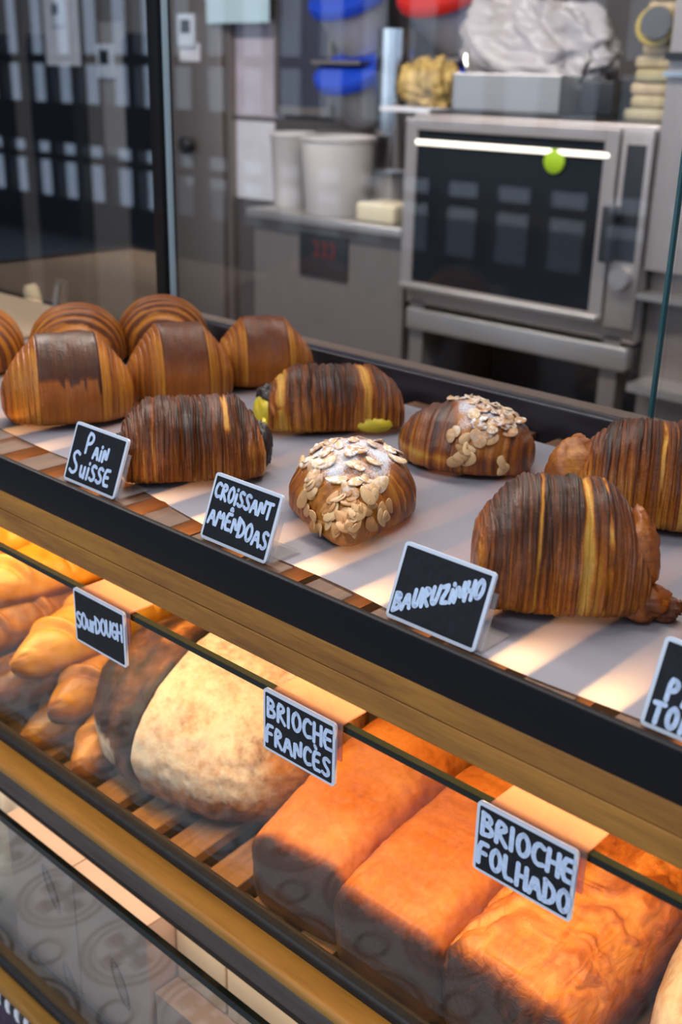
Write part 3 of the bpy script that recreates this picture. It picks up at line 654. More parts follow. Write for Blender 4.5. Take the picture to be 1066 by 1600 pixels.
t13 = striped_roll('bauru_pastry', (-.226, .655), yaw(.90, .44), .095, .085, .050, 'small golden pastry cut off by the right edge, behind the cut off tag', 139, pale=((-.5, .1),), freq=12, topdark=.2, base_b=.33, pk=.3, endh=.5)

# ------------------------------------------------------------------ chalk tags with hand lettering
GL = {'A': [[(0, 0), (.30, 1), (.62, 0)], [(.12, .34), (.52, .34)]], 'B': [[(0, 0), (.02, 1)], [(0, 1), (.38, .92), (.42, .66), (.05, .52)], [(.05, .52), (.50, .42), (.48, .10), (0, 0)]],
      'C': [[(.52, .88), (.28, 1), (.06, .75), (.02, .3), (.22, .02), (.52, .12)]], 'D': [[(.02, 0), (.02, 1)], [(-.02, 1), (.42, .82), (.55, .45), (.38, .10), (0, 0)]],
      'E': [[(.48, 1), (.04, .97), (.02, .02), (.50, .04)], [(.04, .52), (.40, .54)]], 'F': [[(.50, 1), (.04, .97), (.02, 0)], [(.04, .52), (.42, .54)]],
      'G': [[(.52, .88), (.28, 1), (.06, .75), (.02, .3), (.22, .02), (.50, .12), (.52, .46), (.28, .44)]], 'H': [[(.02, 0), (.04, 1)], [(.52, 0), (.52, 1)], [(.04, .50), (.52, .52)]],
      'I': [[(.06, 0), (.06, 1)]], 'i': [[(.06, 0), (.08, .68)], [(.10, .98), (.11, 1.02)]], 'L': [[(.04, 1), (.02, .02), (.46, .04)]],
      'M': [[(0, 0), (.10, 1), (.36, .42), (.62, 1), (.70, 0)]], 'N': [[(.02, 0), (.04, 1), (.50, .04), (.54, 1)]],
      'O': [[(.30, 1), (.08, .82), (.02, .45), (.14, .08), (.36, .02), (.56, .30), (.56, .70), (.40, .96), (.28, 1)]],
      'P': [[(.04, 0), (.04, 1), (.40, .96), (.50, .74), (.36, .50), (.04, .44)]], 'R': [[(.02, 0), (.04, 1), (.40, .94), (.46, .70), (.06, .50), (.52, 0)]],
      'S': [[(.50, .90), (.26, 1), (.06, .80), (.20, .56), (.44, .40), (.48, .16), (.24, 0), (0, .12)]], 'T': [[(-.04, .96), (.56, 1)], [(.27, .98), (.24, 0)]],
      'U': [[(.02, 1), (.02, .28), (.20, .02), (.42, .14), (.52, 1)]], 'Z': [[(.02, .94), (.52, 1), (.02, .06), (.54, .02)]], 'r': [[(.04, 0), (.04, .62)], [(.04, .45), (.30, .64)]],
      'u': [[(.02, .66), (.04, .14), (.20, 0), (.40, .2), (.42, .66)], [(.42, .66), (.44, 0)]], 'o': [[(.24, .66), (.04, .50), (.04, .14), (.24, 0), (.44, .16), (.42, .52), (.24, .66)]],
      '^': [[(0, 0), (.14, .22), (.30, .0)]], '`': [[(0, .2), (.18, 0)]], '.': [[(0, 0), (.02, .02)]]}
GW = {'A': .62, 'M': .72, 'I': .14, 'i': .16, 'O': .58, 'N': .56, 'r': .30}
def lettering(parent, runs, thick):
    """runs: (text, x, y, size, slope, gap) in metres on the card face; rounded marker strokes"""
    mb = MB(); lay = [0]
    for text, x, y, size, slope, gap, wid in runs:
        cx = x
        for ch in text:
            if ch == ' ': cx += size * .4; continue
            for st in GL[ch]:
                w = size * wid
                pts = [(cx + p[0] * w, y + (cx - x) * slope + p[1] * size + p[0] * w * slope) for p in st]
                # smooth the stroke
                P = [pts[0]]
                for a, b in zip(pts[:-1], pts[1:]):
                    for q in (.25, .75): P.append((a[0] * (1 - q) + b[0] * q, a[1] * (1 - q) + b[1] * q))
                P.append(pts[-1])
                for (a, b) in zip(P[:-1], P[1:]):
                    dx, dy = b[0] - a[0], b[1] - a[1]; l = math.hypot(dx, dy) or 1e-9; nx_, ny_ = -dy / l * thick / 2, dx / l * thick / 2
                    lay[0] += 1; z = -.00008 - lay[0] * 4e-8
                    mb.add([(a[0] + nx_, z, a[1] + ny_), (a[0] - nx_, z, a[1] - ny_), (b[0] - nx_, z, b[1] - ny_), (b[0] + nx_, z, b[1] + ny_)], [(0, 1, 2, 3)])
                for p in P:
                    lay[0] += 1; z = -.00008 - lay[0] * 4e-8; n = 10
                    mb.add([(p[0] + thick / 2 * math.cos(6.2832 * k_ / n), z, p[1] + thick / 2 * math.sin(6.2832 * k_ / n)) for k_ in range(n)], [tuple(range(n))])
            cx += (GW.get(ch, .52) * size * wid) + gap
    return mb.build('lettering', M_INK, parent, world=False)
CW, CH = .0735, .0525
def rounded(w, h, r, n=5):
    pts = []
    for cx_, cz_, a0 in ((w - r, h - r, 0), (r, h - r, 90), (r, r, 180), (w - r, r, 270)):
        for k_ in range(n + 1): a = math.radians(a0 + 90 * k_ / n); pts.append((cx_ + r * math.cos(a), cz_ + r * math.sin(a)))
    return pts
def slab(mb, pts, y0, y1):
    n = len(pts); mb.add([(x_, y0, z_) for x_, z_ in pts] + [(x_, y1, z_) for x_, z_ in pts], [tuple(range(n)), tuple(range(2 * n - 1, n - 1, -1))] + [(k_, n + k_, n + (k_ + 1) % n, (k_ + 1) % n) for k_ in range(n)])
def chalk_card(parent, runs, thick):
    """local: x right, z up, face looks to -y; a child of an Empty that may lean"""
    mb = MB(); slab(mb, rounded(CW, CH, .003), .0006, .0030); mb.build('card', M_WHITEP, parent, world=False)
    r = .0026; mb = MB(); slab(mb, [(x_ + r, z_ + r) for x_, z_ in rounded(CW - 2 * r, CH - 2 * r, .0006)], 0.0, .0012); fc = mb.build('black_face', M_CHALK, parent, world=False)
    if runs: lettering(parent, runs, thick)
def standing_tag(x, y, label, runs, thick=.0042, z=TZ + .0006):
    t = thing('price_tag', (x, y, z), label, 'tag', 'chalk tags standing on the tray')
    lean = math.radians(-21); t.rotation_euler = (lean, 0, 0)
    chalk_card(t, runs, thick)
    # clear acrylic holder: back plate, foot going rearwards
    c, s = math.cos(-lean), math.sin(-lean)
    def pt(xx, yy, zz): return (xx, yy * c + zz * s * 1.0, -yy * s + zz * c)   # horizontal world offset into the leaning frame
    mb = MB(); mb.box(.010, CW + .0035, .0031, .0046, .001, .040)
    mb.build('acrylic_holder', M_ACRYL, t, world=False)
    mb = MB(); a = []
    for yy, zz in ((.004, .0004), (.032, .0004), (.032, .0019), (.004, .0019)):
        yl = yy * c - zz * 0; 
        a.append((yy * c + zz * (-s) * -1 * 0 + yy * 0, 0))
    vs = []
    Rm = Matrix.Rotation(-lean, 3, 'X')
    for xx in (.006, CW + .004):
        for yy, zz in ((.003, .0004), (.034, .0004), (.034, .0019), (.003, .0019)): vs.append(Rm @ Vector((xx, yy, zz)))
    mb.add(vs, [(0, 1, 2, 3), (7, 6, 5, 4), (0, 4, 5, 1), (1, 5, 6, 2), (2, 6, 7, 3), (3, 7, 4, 0)])
    mb.build('acrylic_foot', M_ACRYL, t, world=False, bevel=.0004)
    return t
standing_tag(-.7985, .5135, 'leaning black tag lettered Pain Suisse in white marker', [('P', .0215, .0290, .0175, 0, .002, .95), ('AiN', .0335, .0270, .0115, 0, .0026, .90), ('S', .0065, .0080, .0200, 0, .002, .95), ('uiSSE', .0215, .0075, .0135, .02, .0026, .98)], .0030)
standing_tag(-.6150, .5135, 'leaning black tag lettered Croissant Amêndoas in white marker', [('CROiSSANT', .0050, .0340, .0115, -.03, .0020, .88), ('AMEN', .0050, .0135, .0125, -.02, .0020, .88), ('DOAS', .0390, .0115, .0130, -.06, .0020, .86), ('^', .0265, .0285, .0085, 0, 0, .8)], .0027)
standing_tag(-.4255, .5135, 'leaning black tag lettered Bauruzinho in white marker', [('BAURUZiNHO', .0050, .0055, .0120, .46, .0020, .74)], .0030)
standing_tag(-.2370, .5135, 'leaning black tag cut off by the right edge of the picture', [('T', .0180, .0325, .0150, 0, .002, .9), ('PA', .0105, .0185, .0120, 0, .0050, .85), ('TOM', .0060, .0040, .0115, 0, .0034, .85)], .0030)
standing_tag(-1.0060, .5135, 'blank tag whose clear foot just shows at the left edge of the tray', None)

def hanging_tag(x, label, runs, thick):
    z1 = -.4265; t = thing('price_tag', (x, .4965, z1 - CH), label, 'tag', 'chalk tags clipped over the glass edge')
    chalk_card(t, runs, thick)
    mb = MB(); mb.box(.008, CW + .004, .0031, .0290, CH - .0003, CH + .0010); mb.box(.008, CW + .004, .0031, .0044, CH - .030, CH - .0003)
    mb.build('peach_clip', M_PEACH, t, world=False)
    return t
hanging_tag(-.7695, 'black tag lettered Sourdough clipped on the glass edge', [('SOurDOUGH', .0035, .0150, .0150, .15, .0014, .80)], .0031)
hanging_tag(-.5260, 'black tag lettered Brioche Francês clipped on the glass edge', [('BRIOCHE', .0055, .0305, .0155, -.01, .0030, .92), ('FRANCES', .0040, .0080, .0150, -.02, .0028, .85), ('`', .0545, .0250, .009, 0, 0, .6)], .0032)
hanging_tag(-.3290, 'black tag lettered Brioche Folhado clipped on the glass edge', [('BRIOCHE', .0055, .0300, .0160, -.02, .0030, .92), ('FOLHADO', .0040, .0075, .0160, -.03, .0028, .82)], .0036)

# ------------------------------------------------------------------ breads behind the glass
def bread(name, loc, rz, label, cat='bread', group=None, tilt=True):
    t = thing(name, (loc[0], loc[1], loc[2] if len(loc) > 2 else shelf_z(loc[1]) + .0008), label, cat, group, 0)
    q = Matrix.Rotation(math.atan(TILT) if tilt else 0, 4, 'X') @ Matrix.Rotation(rz, 4, 'Z')
    t.rotation_euler = q.to_euler(); return t
def tin_loaf(loc, rz, L_, W_, H_, label, seed, swirl=0.0, m=None, dome=.16, name='brioche_loaf', endh=.72, dark=0.0, group='brioche loaves', nsq=4.4):
    t = bread(name, loc, rz, label, 'bread', group)
    def ph(U):
        a = np.abs(U); return (endh + (1 - endh) * np.sqrt(np.clip(1 - a ** 2.6, 0, 1))) * np.clip(1 - np.clip((a - .90) / .10, 0, 1) ** 2.4 * .55, .0, 1)
    def pw(U):
        a = np.abs(U); return (1 - .06 * a ** 3) * np.clip(1 - np.clip((a - .90) / .10, 0, 1) ** 2.4 * .28, .0, 1)
    def disp(U, V, h, yy):
        d = .010 * (fbm(U * 1.8, V * 1.2, seed) - .5) + .0015 * (fbm(U * 14, V * 6, seed + 2) - .5)
        if swirl:
            w = fbm(U * 1.6 + 2, V * 1.1, seed + 6) * 3 + U * 2.2 + yy * 1.3; d = d + swirl * (fbm(w * 4.5, U * .7, seed + 8, 2) - .5) * smooth(.4, .7, h)
        return d
    def bake(U, V, h, yy):
        b_ = .30 + .35 * (fbm(U * 3, V * 2, seed + 1) - .5) + .50 * smooth(.60, .25, h) + .75 * smooth(.84, .93, np.abs(U)) * smooth(.98, .72, h) + dark  # dark ends: browner crust, with the shade on the fronts painted in too
        if swirl:
            w = fbm(U * 1.6 + 2, V * 1.1, seed + 6) * 3 + U * 2.2 + yy * 1.3; b_ = b_ + .75 * (fbm(w * 4.5, U * .7, seed + 8, 2) - .5) * smooth(.35, .65, h)
        return b_
    dough('crust', M_BRIOS if swirl else M_BRIO, L_, W_, H_, ph, pw, nu=200, nv=140, n=nsq, nt=2.7, zc=.45, disp=disp, attrs={'bake': bake}, parent=t, flat=.25)
    return t
tin_loaf((-.572, .690), math.pi / 2 + .10, .25, .115, .105, 'smooth orange brioche loaf beside the sourdough, below the Brioche Francês tag', 201, 0, name='brioche_loaf', endh=.42, nsq=3.2)
tin_loaf((-.452, .675), math.pi / 2 + .02, .235, .120, .108, 'smooth orange brioche loaf in the middle of the three tin loaves', 211, 0, endh=.70)
tin_loaf((-.333, .680), math.pi / 2 - .04, .24, .120, .118, 'swirled orange layered brioche behind the Brioche Folhado tag', 223, .008, endh=.78)

def sourdough(loc, rz, L_, W_, H_, label, seed, slash=-.38, darkside=True):
    t = bread('sourdough_loaf', loc, rz, label)
    def ph(U): return np.sqrt(np.clip(1 - np.abs(U) ** 2.5, 0, 1))
    def line(U, yy): return U - slash - .10 * yy + .05 * np.sin(yy * 3 + 1)
    def disp(U, V, h, yy):
        g = np.exp(-(line(U, yy) / .022) ** 2) * smooth(.15, .4, h)
        lip = smooth(-.02, .04, line(U, yy)) * np.exp(-np.clip(line(U, yy), 0, 9) / .25) * smooth(.2, .5, h)
        return -.022 * g + .013 * lip + .005 * (fbm(U * 6, V * 4, seed + 12) - .5) + .012 * (fbm(U * 2.2, V * 1.5, seed) - .5) + .0018 * (fbm(U * 20, V * 12, seed + 2) - .5)
    def bake(U, V, h, yy):
        left = smooth(.05, -.05, line(U, yy)) if darkside else 0
        b_ = .30 - .30 * left * smooth(.72, 1.0, h) + (.62 + .6 * left) * (fbm(U * 6, V * 2.5, seed + 3) - .5) + .52 * left * smooth(-1.0, .1, -yy) + .45 * smooth(.32, .08, h)
        return b_ + .6 * np.exp(-((line(U, yy) + .035) / .035) ** 2) * smooth(.3, .6, fbm(yy * 3, U * 0, seed + 4) + .2) * smooth(.2, .4, h)
    def flour(U, V, h, yy):
        left = smooth(.04, -.02, line(U, yy)); rim = np.exp(-((h - .33) / .13) ** 2)
        return np.clip(.66 * (1 - left) * smooth(.16, .40, h) * (1 - .7 * smooth(.6, .95, U)) + .75 * left * rim * smooth(-.1, -.5, U), 0, 1) + .40 * (fbm(U * 4, V * 2.5, seed + 7) - .5)
    dough('crust', M_SOUR, L_, W_, H_, ph, ph, nu=240, nv=170, n=2.3, nt=2.0, zc=.36, disp=disp, attrs={'bake': bake, 'flour': flour}, parent=t, flat=.45)
    return t
sourdough((-.795, .708), math.radians(6), .315, .26, .150, 'big floury round sourdough loaf with one long dark slash', 301, slash=-.04)
sourdough((-.185, .70), math.radians(10), .16, .24, .13, 'floury crusty loaf cut off at the lower right corner', 317, slash=-2, darkside=False)

def baguette(tip, d, L_, R_, label, seed, dark=0.0, fl=.15):
    """tip: front point; d: (dx, dy, dz) along the loaf away from the tip"""
    d = Vector(d).normalized(); c = Vector(tip) + d * (L_ / 2)
    t = thing('baguette', (c.x, c.y, c.z - R_), label, 'bread', 'pile of baguettes')
    t.rotation_euler = (0, -math.asin(d.z), math.atan2(d.y, d.x))
    def ph(U): a = np.abs(U); return np.clip(1 - a ** 1.9, 0, 1) ** .82
    def disp(U, V, h, yy):
        w = (U * 2.6 + .35 * np.cos(V)) % 1.0
        return .004 * (fbm(U * 4, V * 1.2, seed) - .5) + .0065 * np.exp(-((w - .5) / .10) ** 2) * smooth(.45, .8, h) - .005 * np.exp(-((w - .36) / .05) ** 2) * smooth(.5, .8, h)
    def bake(U, V, h, yy):
        w = (U * 2.6 + .35 * np.cos(V)) % 1.0
        return .36 + .4 * (fbm(U * 5, V * 1.6, seed + 1) - .5) + .45 * smooth(.45, .1, h) + .30 * smooth(.86, 1, np.abs(U)) + dark - .15 * np.exp(-((w - .62) / .12) ** 2) * smooth(.5, .8, h)
    def flour(U, V, h, yy): return .7 * fl + .4 * (fbm(U * 3, V * 1.5, seed + 5) - .5)
    dough('crust', M_BAG, L_, 2 * R_, 2 * R_ * .95, ph, ph, nu=150, nv=64, n=2.1, nt=2.0, zc=.46, disp=disp, attrs={'bake': bake, 'flour': flour}, parent=t, flat=.8)
    return t
def on_z(px, py, z):
    d = RC @ np.array([px - 533.0, py - 800.0, F_PX]); return Vector(d * (z / d[2]))
BD = (.10, 1, .10)
for (px, py, z, d, L_, R_, lab, sd, dk, fl) in (
        (30, 1148, -.690, (.05, 1, .10), .27, .034, 'lowest baguette, its pale tip on the slats left of the sourdough', 401, .0, .1),
        (112, 1196, -.690, (-.30, 1, .10), .22, .033, 'short orange baguette tip tucked against the sourdough on the slats', 409, .05, .1),
        (-75, 1120, -.690, (.05, 1, .10), .26, .034, 'dark baguette on the slats at the left edge of the picture', 419, .35, .0),
        (75, 1105, -.640, (-.14, 1, .08), .24, .036, 'orange baguette with burnt tip just under the Sourdough tag', 421, .10, .0),
        (-40, 1090, -.640, (.08, 1, .08), .26, .035, 'dark brown baguette between the lowest one and the bright yellow one', 431, .45, .0),
        (16, 1030, -.590, (.02, 1, .06), .27, .038, 'bright yellow baguette with a curled ear, pointing at the glass', 433, -.10, .1),
        (-95, 1010, -.590, (.08, 1, .06), .26, .036, 'olive brown baguette left of the bright yellow one', 439, .15, .1),
        (-70, 925, -.535, (.15, 1, .03), .28, .036, 'golden floury baguette lying on top of the pile', 443, -.08, .35),
        (-110, 855, -.500, (.2, 1, .0), .26, .034, 'pale pinkish baguette highest on the pile at the left edge', 449, -.12, .55)):
    p = on_z(px, py, z); baguette(p, d, L_, R_, lab, sd, dk, fl)

# ------------------------------------------------------------------ bottom shelf: boxes, bag
def carton(x0, x1, y0, y1, z0, z1, label, m, flaps=True, prints=()):
    t = thing('cardboard_box', ((x0 + x1) / 2, (y0 + y1) / 2, z0), label, 'box', 'cardboard boxes on the bottom shelf')
    MB().box(x0, x1, y0, y1, z0, z1 - .003, .002).build('body', m, t, smooth=True)
    ym = (y0 + y1) / 2
    MB().box(x0, x1, y0, ym - .001, z1 - .0028, z1).build('flap', m, t); MB().box(x0, x1, ym + .001, y1, z1 - .0028, z1).build('flap', m, t)
    for (cx_, cz_, a, b_, rot) in prints:
        mb = MB()
        for q in (1.0, .86):
            pts = []
            for k_ in range(49):
                an = 2 * math.pi * k_ / 48; ex, ez = a * q * math.cos(an), b_ * q * math.sin(an)
                pts.append((cx_ + ex * math.cos(rot) - ez * math.sin(rot), cz_ + ex * math.sin(rot) + ez * math.cos(rot)))
            for p, r_ in zip(pts[:-1], pts[1:]):
                dx, dz = r_[0] - p[0], r_[1] - p[1]; l = math.hypot(dx, dz) or 1; nx_, nz_ = -dz / l * .0006, dx / l * .0006
                mb.add([(p[0] + nx_, y0 - .0003, p[1] + nz_), (p[0] - nx_, y0 - .0003, p[1] - nz_), (r_[0] - nx_, y0 - .0003, r_[1] - nz_), (r_[0] + nx_, y0 - .0003, r_[1] + nz_)], [(0, 1, 2, 3)])
        for k_ in range(-6, 7):                                   # hatching across the oval
            tt = k_ / 7 * .8; hh = b_ * .82 * math.sqrt(1 - tt * tt); ex = a * tt
            p = (cx_ + ex * math.cos(rot) + hh * math.sin(rot), cz_ + ex * math.sin(rot) - hh * math.cos(rot)); r_ = (cx_ + ex * math.cos(rot) - hh * math.sin(rot), cz_ + ex * math.sin(rot) + hh * math.cos(rot))
            dx, dz = r_[0] - p[0], r_[1] - p[1]; l = math.hypot(dx, dz); nx_, nz_ = -dz / l * .0004, dx / l * .0004
            mb.add([(p[0] + nx_, y0 - .0003, p[1] + nz_), (p[0] - nx_, y0 - .0003, p[1] - nz_), (r_[0] - nx_, y0 - .0003, r_[1] - nz_), (r_[0] + nx_, y0 - .0003, r_[1] + nz_)], [(0, 1, 2, 3)])
        mb.build('printed_oval', M_PRINT, t)
    return t
carton(-1.012, -.880, .540, .80, -1.10, -.818, 'tall pinkish box with printed ovals, next to the crinkled bag', M_CARD, prints=((-.925, -.875, .030, .009, -1.1), (-.900, -1.0, .030, .010, -1.2)))
carton(-.878, -.748, .540, .80, -1.10, -.818, 'tall pinkish box with one printed oval, left of the cream boxes', M_CARD, prints=((-.800, -.930, .030, .010, -1.15),))
carton(-.744, -.668, .575, .83, -.905, -.812, 'small cream box on the wide grey box, beside the tall pinkish boxes', M_CARD2)
carton(-.664, -.45, .575, .83, -.905, -.812, 'wide cream box in bright light at the lower edge of the picture', M_CARD2)
carton(-.745, -.40, .545, .85, -1.10, -.907, 'wide low box carrying the two cream boxes', M_CARD)
# crinkled bag
bg = thing('plastic_bag', (-1.115, .63, -1.10), 'crinkled pale plastic bag at the left edge of the bottom shelf', 'bag')
lump(bg, 'film', simple('crinkled_cream_film', (0.82, 0.68, 0.48), 0.22, noise=.2, nscale=14, bump=.8, coat=.6), (0, .03, .10), .195, 61, (.50, .50, .98), .22, nf=3.0, res=(90, 70))
# woven band hanging in front of the lower ledge
basket = thing('woven_cloth', (-1.1, .487, -1.38), 'dark cloth with a black and white braided edge hanging under the lowest ledge', 'cloth')
MB().box(-1.50, -.75, .482, .496, -1.38, -1.012, .004).build('cloth', simple('dark_purple_cloth', (0.045, 0.025, 0.045), 0.8, noise=.4, nscale=80, bump=.5), basket, smooth=True)
for s_ in (0, 1):
    pts = [(-1.49 + .73 * k_ / 259, .482 + .003 * math.cos(k_ * .9 + s_ * math.pi), -1.018 + .005 * math.sin(k_ * .9 + s_ * math.pi)) for k_ in range(260)]
    MB().tube(pts, .0038, 8).build('braid', M_WHITE if s_ else M_DARK, basket, smooth=True)

# ------------------------------------------------------------------ the kitchen behind the glass
YC = 3.10       # front of the tall cabinet
KC = YC / 2.30
cab = thing('refrigerator', (-4.3, 3.3, -1.45), 'tall stainless cabinet with dark glass doors behind the glass screen', 'refrigerator')
MB().box(-6.2, -2.575 * KC, YC + .02, 3.50, -1.45, 1.1).build('carcass', M_STEELD, cab)
def cab_door(x0, x1, wx0, wx1, z1w):
    x0, x1, wx0, wx1, z1w = [q * KC for q in (x0, x1, wx0, wx1, z1w)]
    d = MB().box(x0, wx0, YC, YC + .02, -1.40, 1.05).box(wx1, x1, YC, YC + .02, -1.40, 1.05).box(wx0, wx1, YC, YC + .02, z1w, 1.05).box(wx0, wx1, YC, YC + .02, -1.40, -1.2).build('door', M_STEELD, cab)
    w = MB(); pts = []
    r_ = .05
    for cx_, cz_, a0 in ((wx1 - r_, z1w - r_, 0), (wx0 + r_, z1w - r_, 90), (wx0 + r_, -1.2 + r_, 180), (wx1 - r_, -1.2 + r_, 270)):
        for k_ in range(7): a = math.radians(a0 + 15 * k_); pts.append((cx_ + r_ * math.cos(a), cz_ + r_ * math.sin(a)))
    slab(w, pts, YC - .004, YC + .004); w.build('window', M_NAVY, d)
    return d
cab_door(-4.1, -3.66, -4.0, -3.70, .10); cab_door(-3.655, -3.30, -3.60, -3.34, .10); d3 = cab_door(-3.295, -2.83, -3.06, -2.86, .10)
MB().box(-2.825 * KC, -2.60 * KC, YC - .004, YC + .016, -1.40, 1.06, .004).build('side_panel', M_STEELD, cab, smooth=True)
MB().box(-3.335 * KC, -3.265 * KC, YC - .012, YC - .001, -1.40, 1.06).build('door_gasket', M_DARK, cab)
kp = Vector((-2.735 * KC, YC - .004, -.212 * KC))
MB().lathe([(0, 0), (.022, 0), (.022, .012), (.030, .014), (.032, .045), (.026, .052), (0, .052)], kp, ax=(0, -1, 0)).build('knob', M_DARK, cab, smooth=True)
def note(px0, py0, px1, py1, Y, label, m=None, th=.002, cat='paper', group=None, name='paper_notice'):
    a = at(px0, py0, Y); b = at(px1, py1, Y); z0, z1 = sorted((a.z, b.z)); x0, x1 = sorted((a.x, b.x))
    o = MB().box(x0, x1, Y - th, Y, z0, z1).build(name, m or M_WHITE); return tag(o, label, cat, group)
def timer(px, py, w, Y, label):
    c = at(px, py, Y); t = thing('kitchen_timer', (c.x, Y, c.z - w * .6), label, 'timer', 'small white timers on the steel cabinet')
    MB().box(c.x - w / 2, c.x + w / 2, Y - .018, Y - .0005, c.z - w * .6, c.z + w * .6, .004).build('case', M_WHITEP, t, smooth=True)
    MB().box(c.x - w * .28, c.x + w * .28, Y - .0195, Y - .0175, c.z - w * .1, c.z + w * .4).build('screen', M_DARK, t)
note(64, -40, 127, 103, YC - .013, 'long white paper strip hanging on the left dark glass door')
timer(92, 20, .088, YC - .016, 'white timer clipped on the long paper strip')
timer(168, 96, .115, YC - .0005, 'white timer on the steel between two dark glass doors')
timer(295, 48, .10, YC - .0045, 'white timer above a small paper tag, right of the black post')
note(281, 68, 313, 96, YC - .0045, 'small crooked paper tag under the timer right of the black post')
note(155, 35, 202, 245, YC - .0005, 'faded paper sheet on the steel between dark glass doors', simple('faded_paper', (.30, .28, .28), .8))
YW = 3.15
note(322, -30, 421, 35, YC - .03, 'pale blue sheet of paper at the top of the kitchen wall', M_BLUEPAPER)
note(362, 32, 445, 185, YW - .0005, 'large paper list with green marks on the kitchen wall', simple('printed_list', (.50, .44, .50), .8, noise=.18, nscale=9))
note(365, 187, 430, 315, YW - .001, 'white paper list pinned below the larger one')
a = at(440, 165, YW); b = at(520, -40, YW)
wbd = thing('wall_board', (a.x, YW, a.z), 'dark framed steel board on the kitchen wall', 'board')
MB().box(a.x, b.x, YW - .012, YW - .002, a.z, b.z).build('sheet', simple('blue_grey_board', (.10, .10, .14), .35, .6), wbd)
MB().box(a.x - .02, b.x + .02, YW - .02, YW - .001, a.z - .03, a.z).box(a.x - .02, a.x, YW - .02, YW - .001, a.z, b.z).box(b.x, b.x + .02, YW - .02, YW - .001, a.z, b.z).build('frame', M_STEELD, wbd)

# counter with a digital display
YK = 2.5
cz = at(500, 340, YK).z
cnt = thing('kitchen_counter', (-2.3, 2.8, -1.45), 'stainless refrigerated counter with a digital display, left of the oven', 'counter')
MB().box(-2.71, -2.075, YK + .03, 3.14, -1.45, cz - .03).build('body', M_STEELD, cnt)
MB().box(-2.72, -2.07, YK, 3.14, cz - .03, cz, .006).build('worktop', M_STEELX, cnt, smooth=True)
a = at(470, 428, YK + .03); b = at(545, 374, YK + .03)
dp = MB().box(a.x, b.x, YK + .022, YK + .031, a.z, b.z, .003).build('display', M_DARK, cnt, smooth=True)
dg = MB(); w_ = (b.x - a.x)
for k_ in range(3):
    x_ = a.x + w_ * (.30 + .17 * k_); z_ = a.z + (b.z - a.z) * .52; h_ = (b.z - a.z) * .3; q = w_ * .10
    dg.box(x_, x_ + q, YK + .0205, YK + .022, z_, z_ + .003).box(x_, x_ + q, YK + .0205, YK + .022, z_ + h_, z_ + h_ + .003).box(x_ + q - .003, x_ + q, YK + .0205, YK + .022, z_, z_ + h_)
dg.build('digits', simple('red_led_digits', (.2, .02, .02), .5, emit=(1, .08, .05), es=.08), dp)

# oven
ov = thing('convection_oven', (-1.7, 2.85, -1.45), 'stainless convection oven with a big dark glass door behind the screen', 'oven')
OX0, OX1, OZ1, OZ0 = -2.065, -1.318, -.098, -.60
MB().box(OX0, OX1, YK + .03, 3.10, OZ0 - .02, OZ1, .006).build('body', M_STEEL, ov, smooth=True)
door = MB().box(OX0, -2.025, YK, YK + .03, OZ0 + .03, OZ1 - .012).box(-1.443, -1.405, YK, YK + .03, OZ0 + .03, OZ1 - .012).box(-2.025, -1.443, YK, YK + .03, OZ1 - .042, OZ1 - .012).box(-2.025, -1.443, YK, YK + .03, OZ0 + .03, -.552).build('door', M_STEEL, ov, bevel=.002)
MB().box(-2.025, -1.443, YK + .008, YK + .020, -.552, OZ1 - .042).build('window', M_OVENGL, door)
MB().box(OX0 + .005, -1.41, YK - .016, YK, -.572, -.556, .005).build('drip_lip', M_STEELX, door, smooth=True)
lp0 = at(650, 233, YK); lp1 = at(948, 257, YK)
MB().cyl((lp0.x, YK + .004, -.172), (lp1.x + .004, YK + .004, -.172), .0065).build('led_reflection', simple('warm_reflection_glow', (1, .9, .75), .4, emit=(1, .88, .70), es=2.2), door, smooth=True)  # glowing bar stands in for an LED line mirrored in the door glass
gp_ = at(866, 252, YK); MB().lathe([(0, 0), (.029, 0), (.030, .004), (.018, .009), (0, .01)], (gp_.x, YK + .0035, gp_.z), ax=(0, -1, 0)).build('green_reflection', simple('lime_green_reflection', (.35, .55, .02), .4), door, smooth=True)  # coloured disc stands in for a yellow-green light reflected in the door
a = at(940, 408, YK - .01); b = at(968, 322, YK - .01)
MB().box(a.x, b.x, YK - .035, YK - .002, a.z, b.z, .006).build('handle', M_DARK, door, smooth=True)
pn = MB().box(-1.398, OX1, YK + .002, YK + .03, OZ0 + .02, OZ1 - .012, .002).build('control_column', M_STEEL, ov, smooth=True)
MB().box(-1.382, -1.332, YK - .001, YK + .004, -.415, OZ1 - .045, .001).build('control_panel', M_DARK, pn, smooth=True)
kn = MB(); kn.cyl((-1.357, YK - .022, -.455), (-1.357, YK + .002, -.455), .026, .028); kn.build('control_knob', M_STEELX, pn, smooth=True)
MB().box(OX0 + .02, OX1 - .01, YK + .01, YK + .06, -.69, -.63, .004).build('base_rail', M_STEELX, ov, smooth=True)
for x_ in (OX0 + .02, OX1 - .09):
    for y_ in (YK + .03, 3.0): MB().box(x_, x_ + .05, y_, y_ + .05, -1.45, OZ0 - .01).build('leg', M_STEELD, ov)
MB().box(OX0 + .03, OX1 - .05, YK + .04, 3.05, -.98, -.955).build('rack_shelf', M_STEELD, ov)
MB().box(OX0 + .03, OX1 - .05, 2.95, 3.05, -1.4, -.62).build('back_plate', M_DARK, ov)

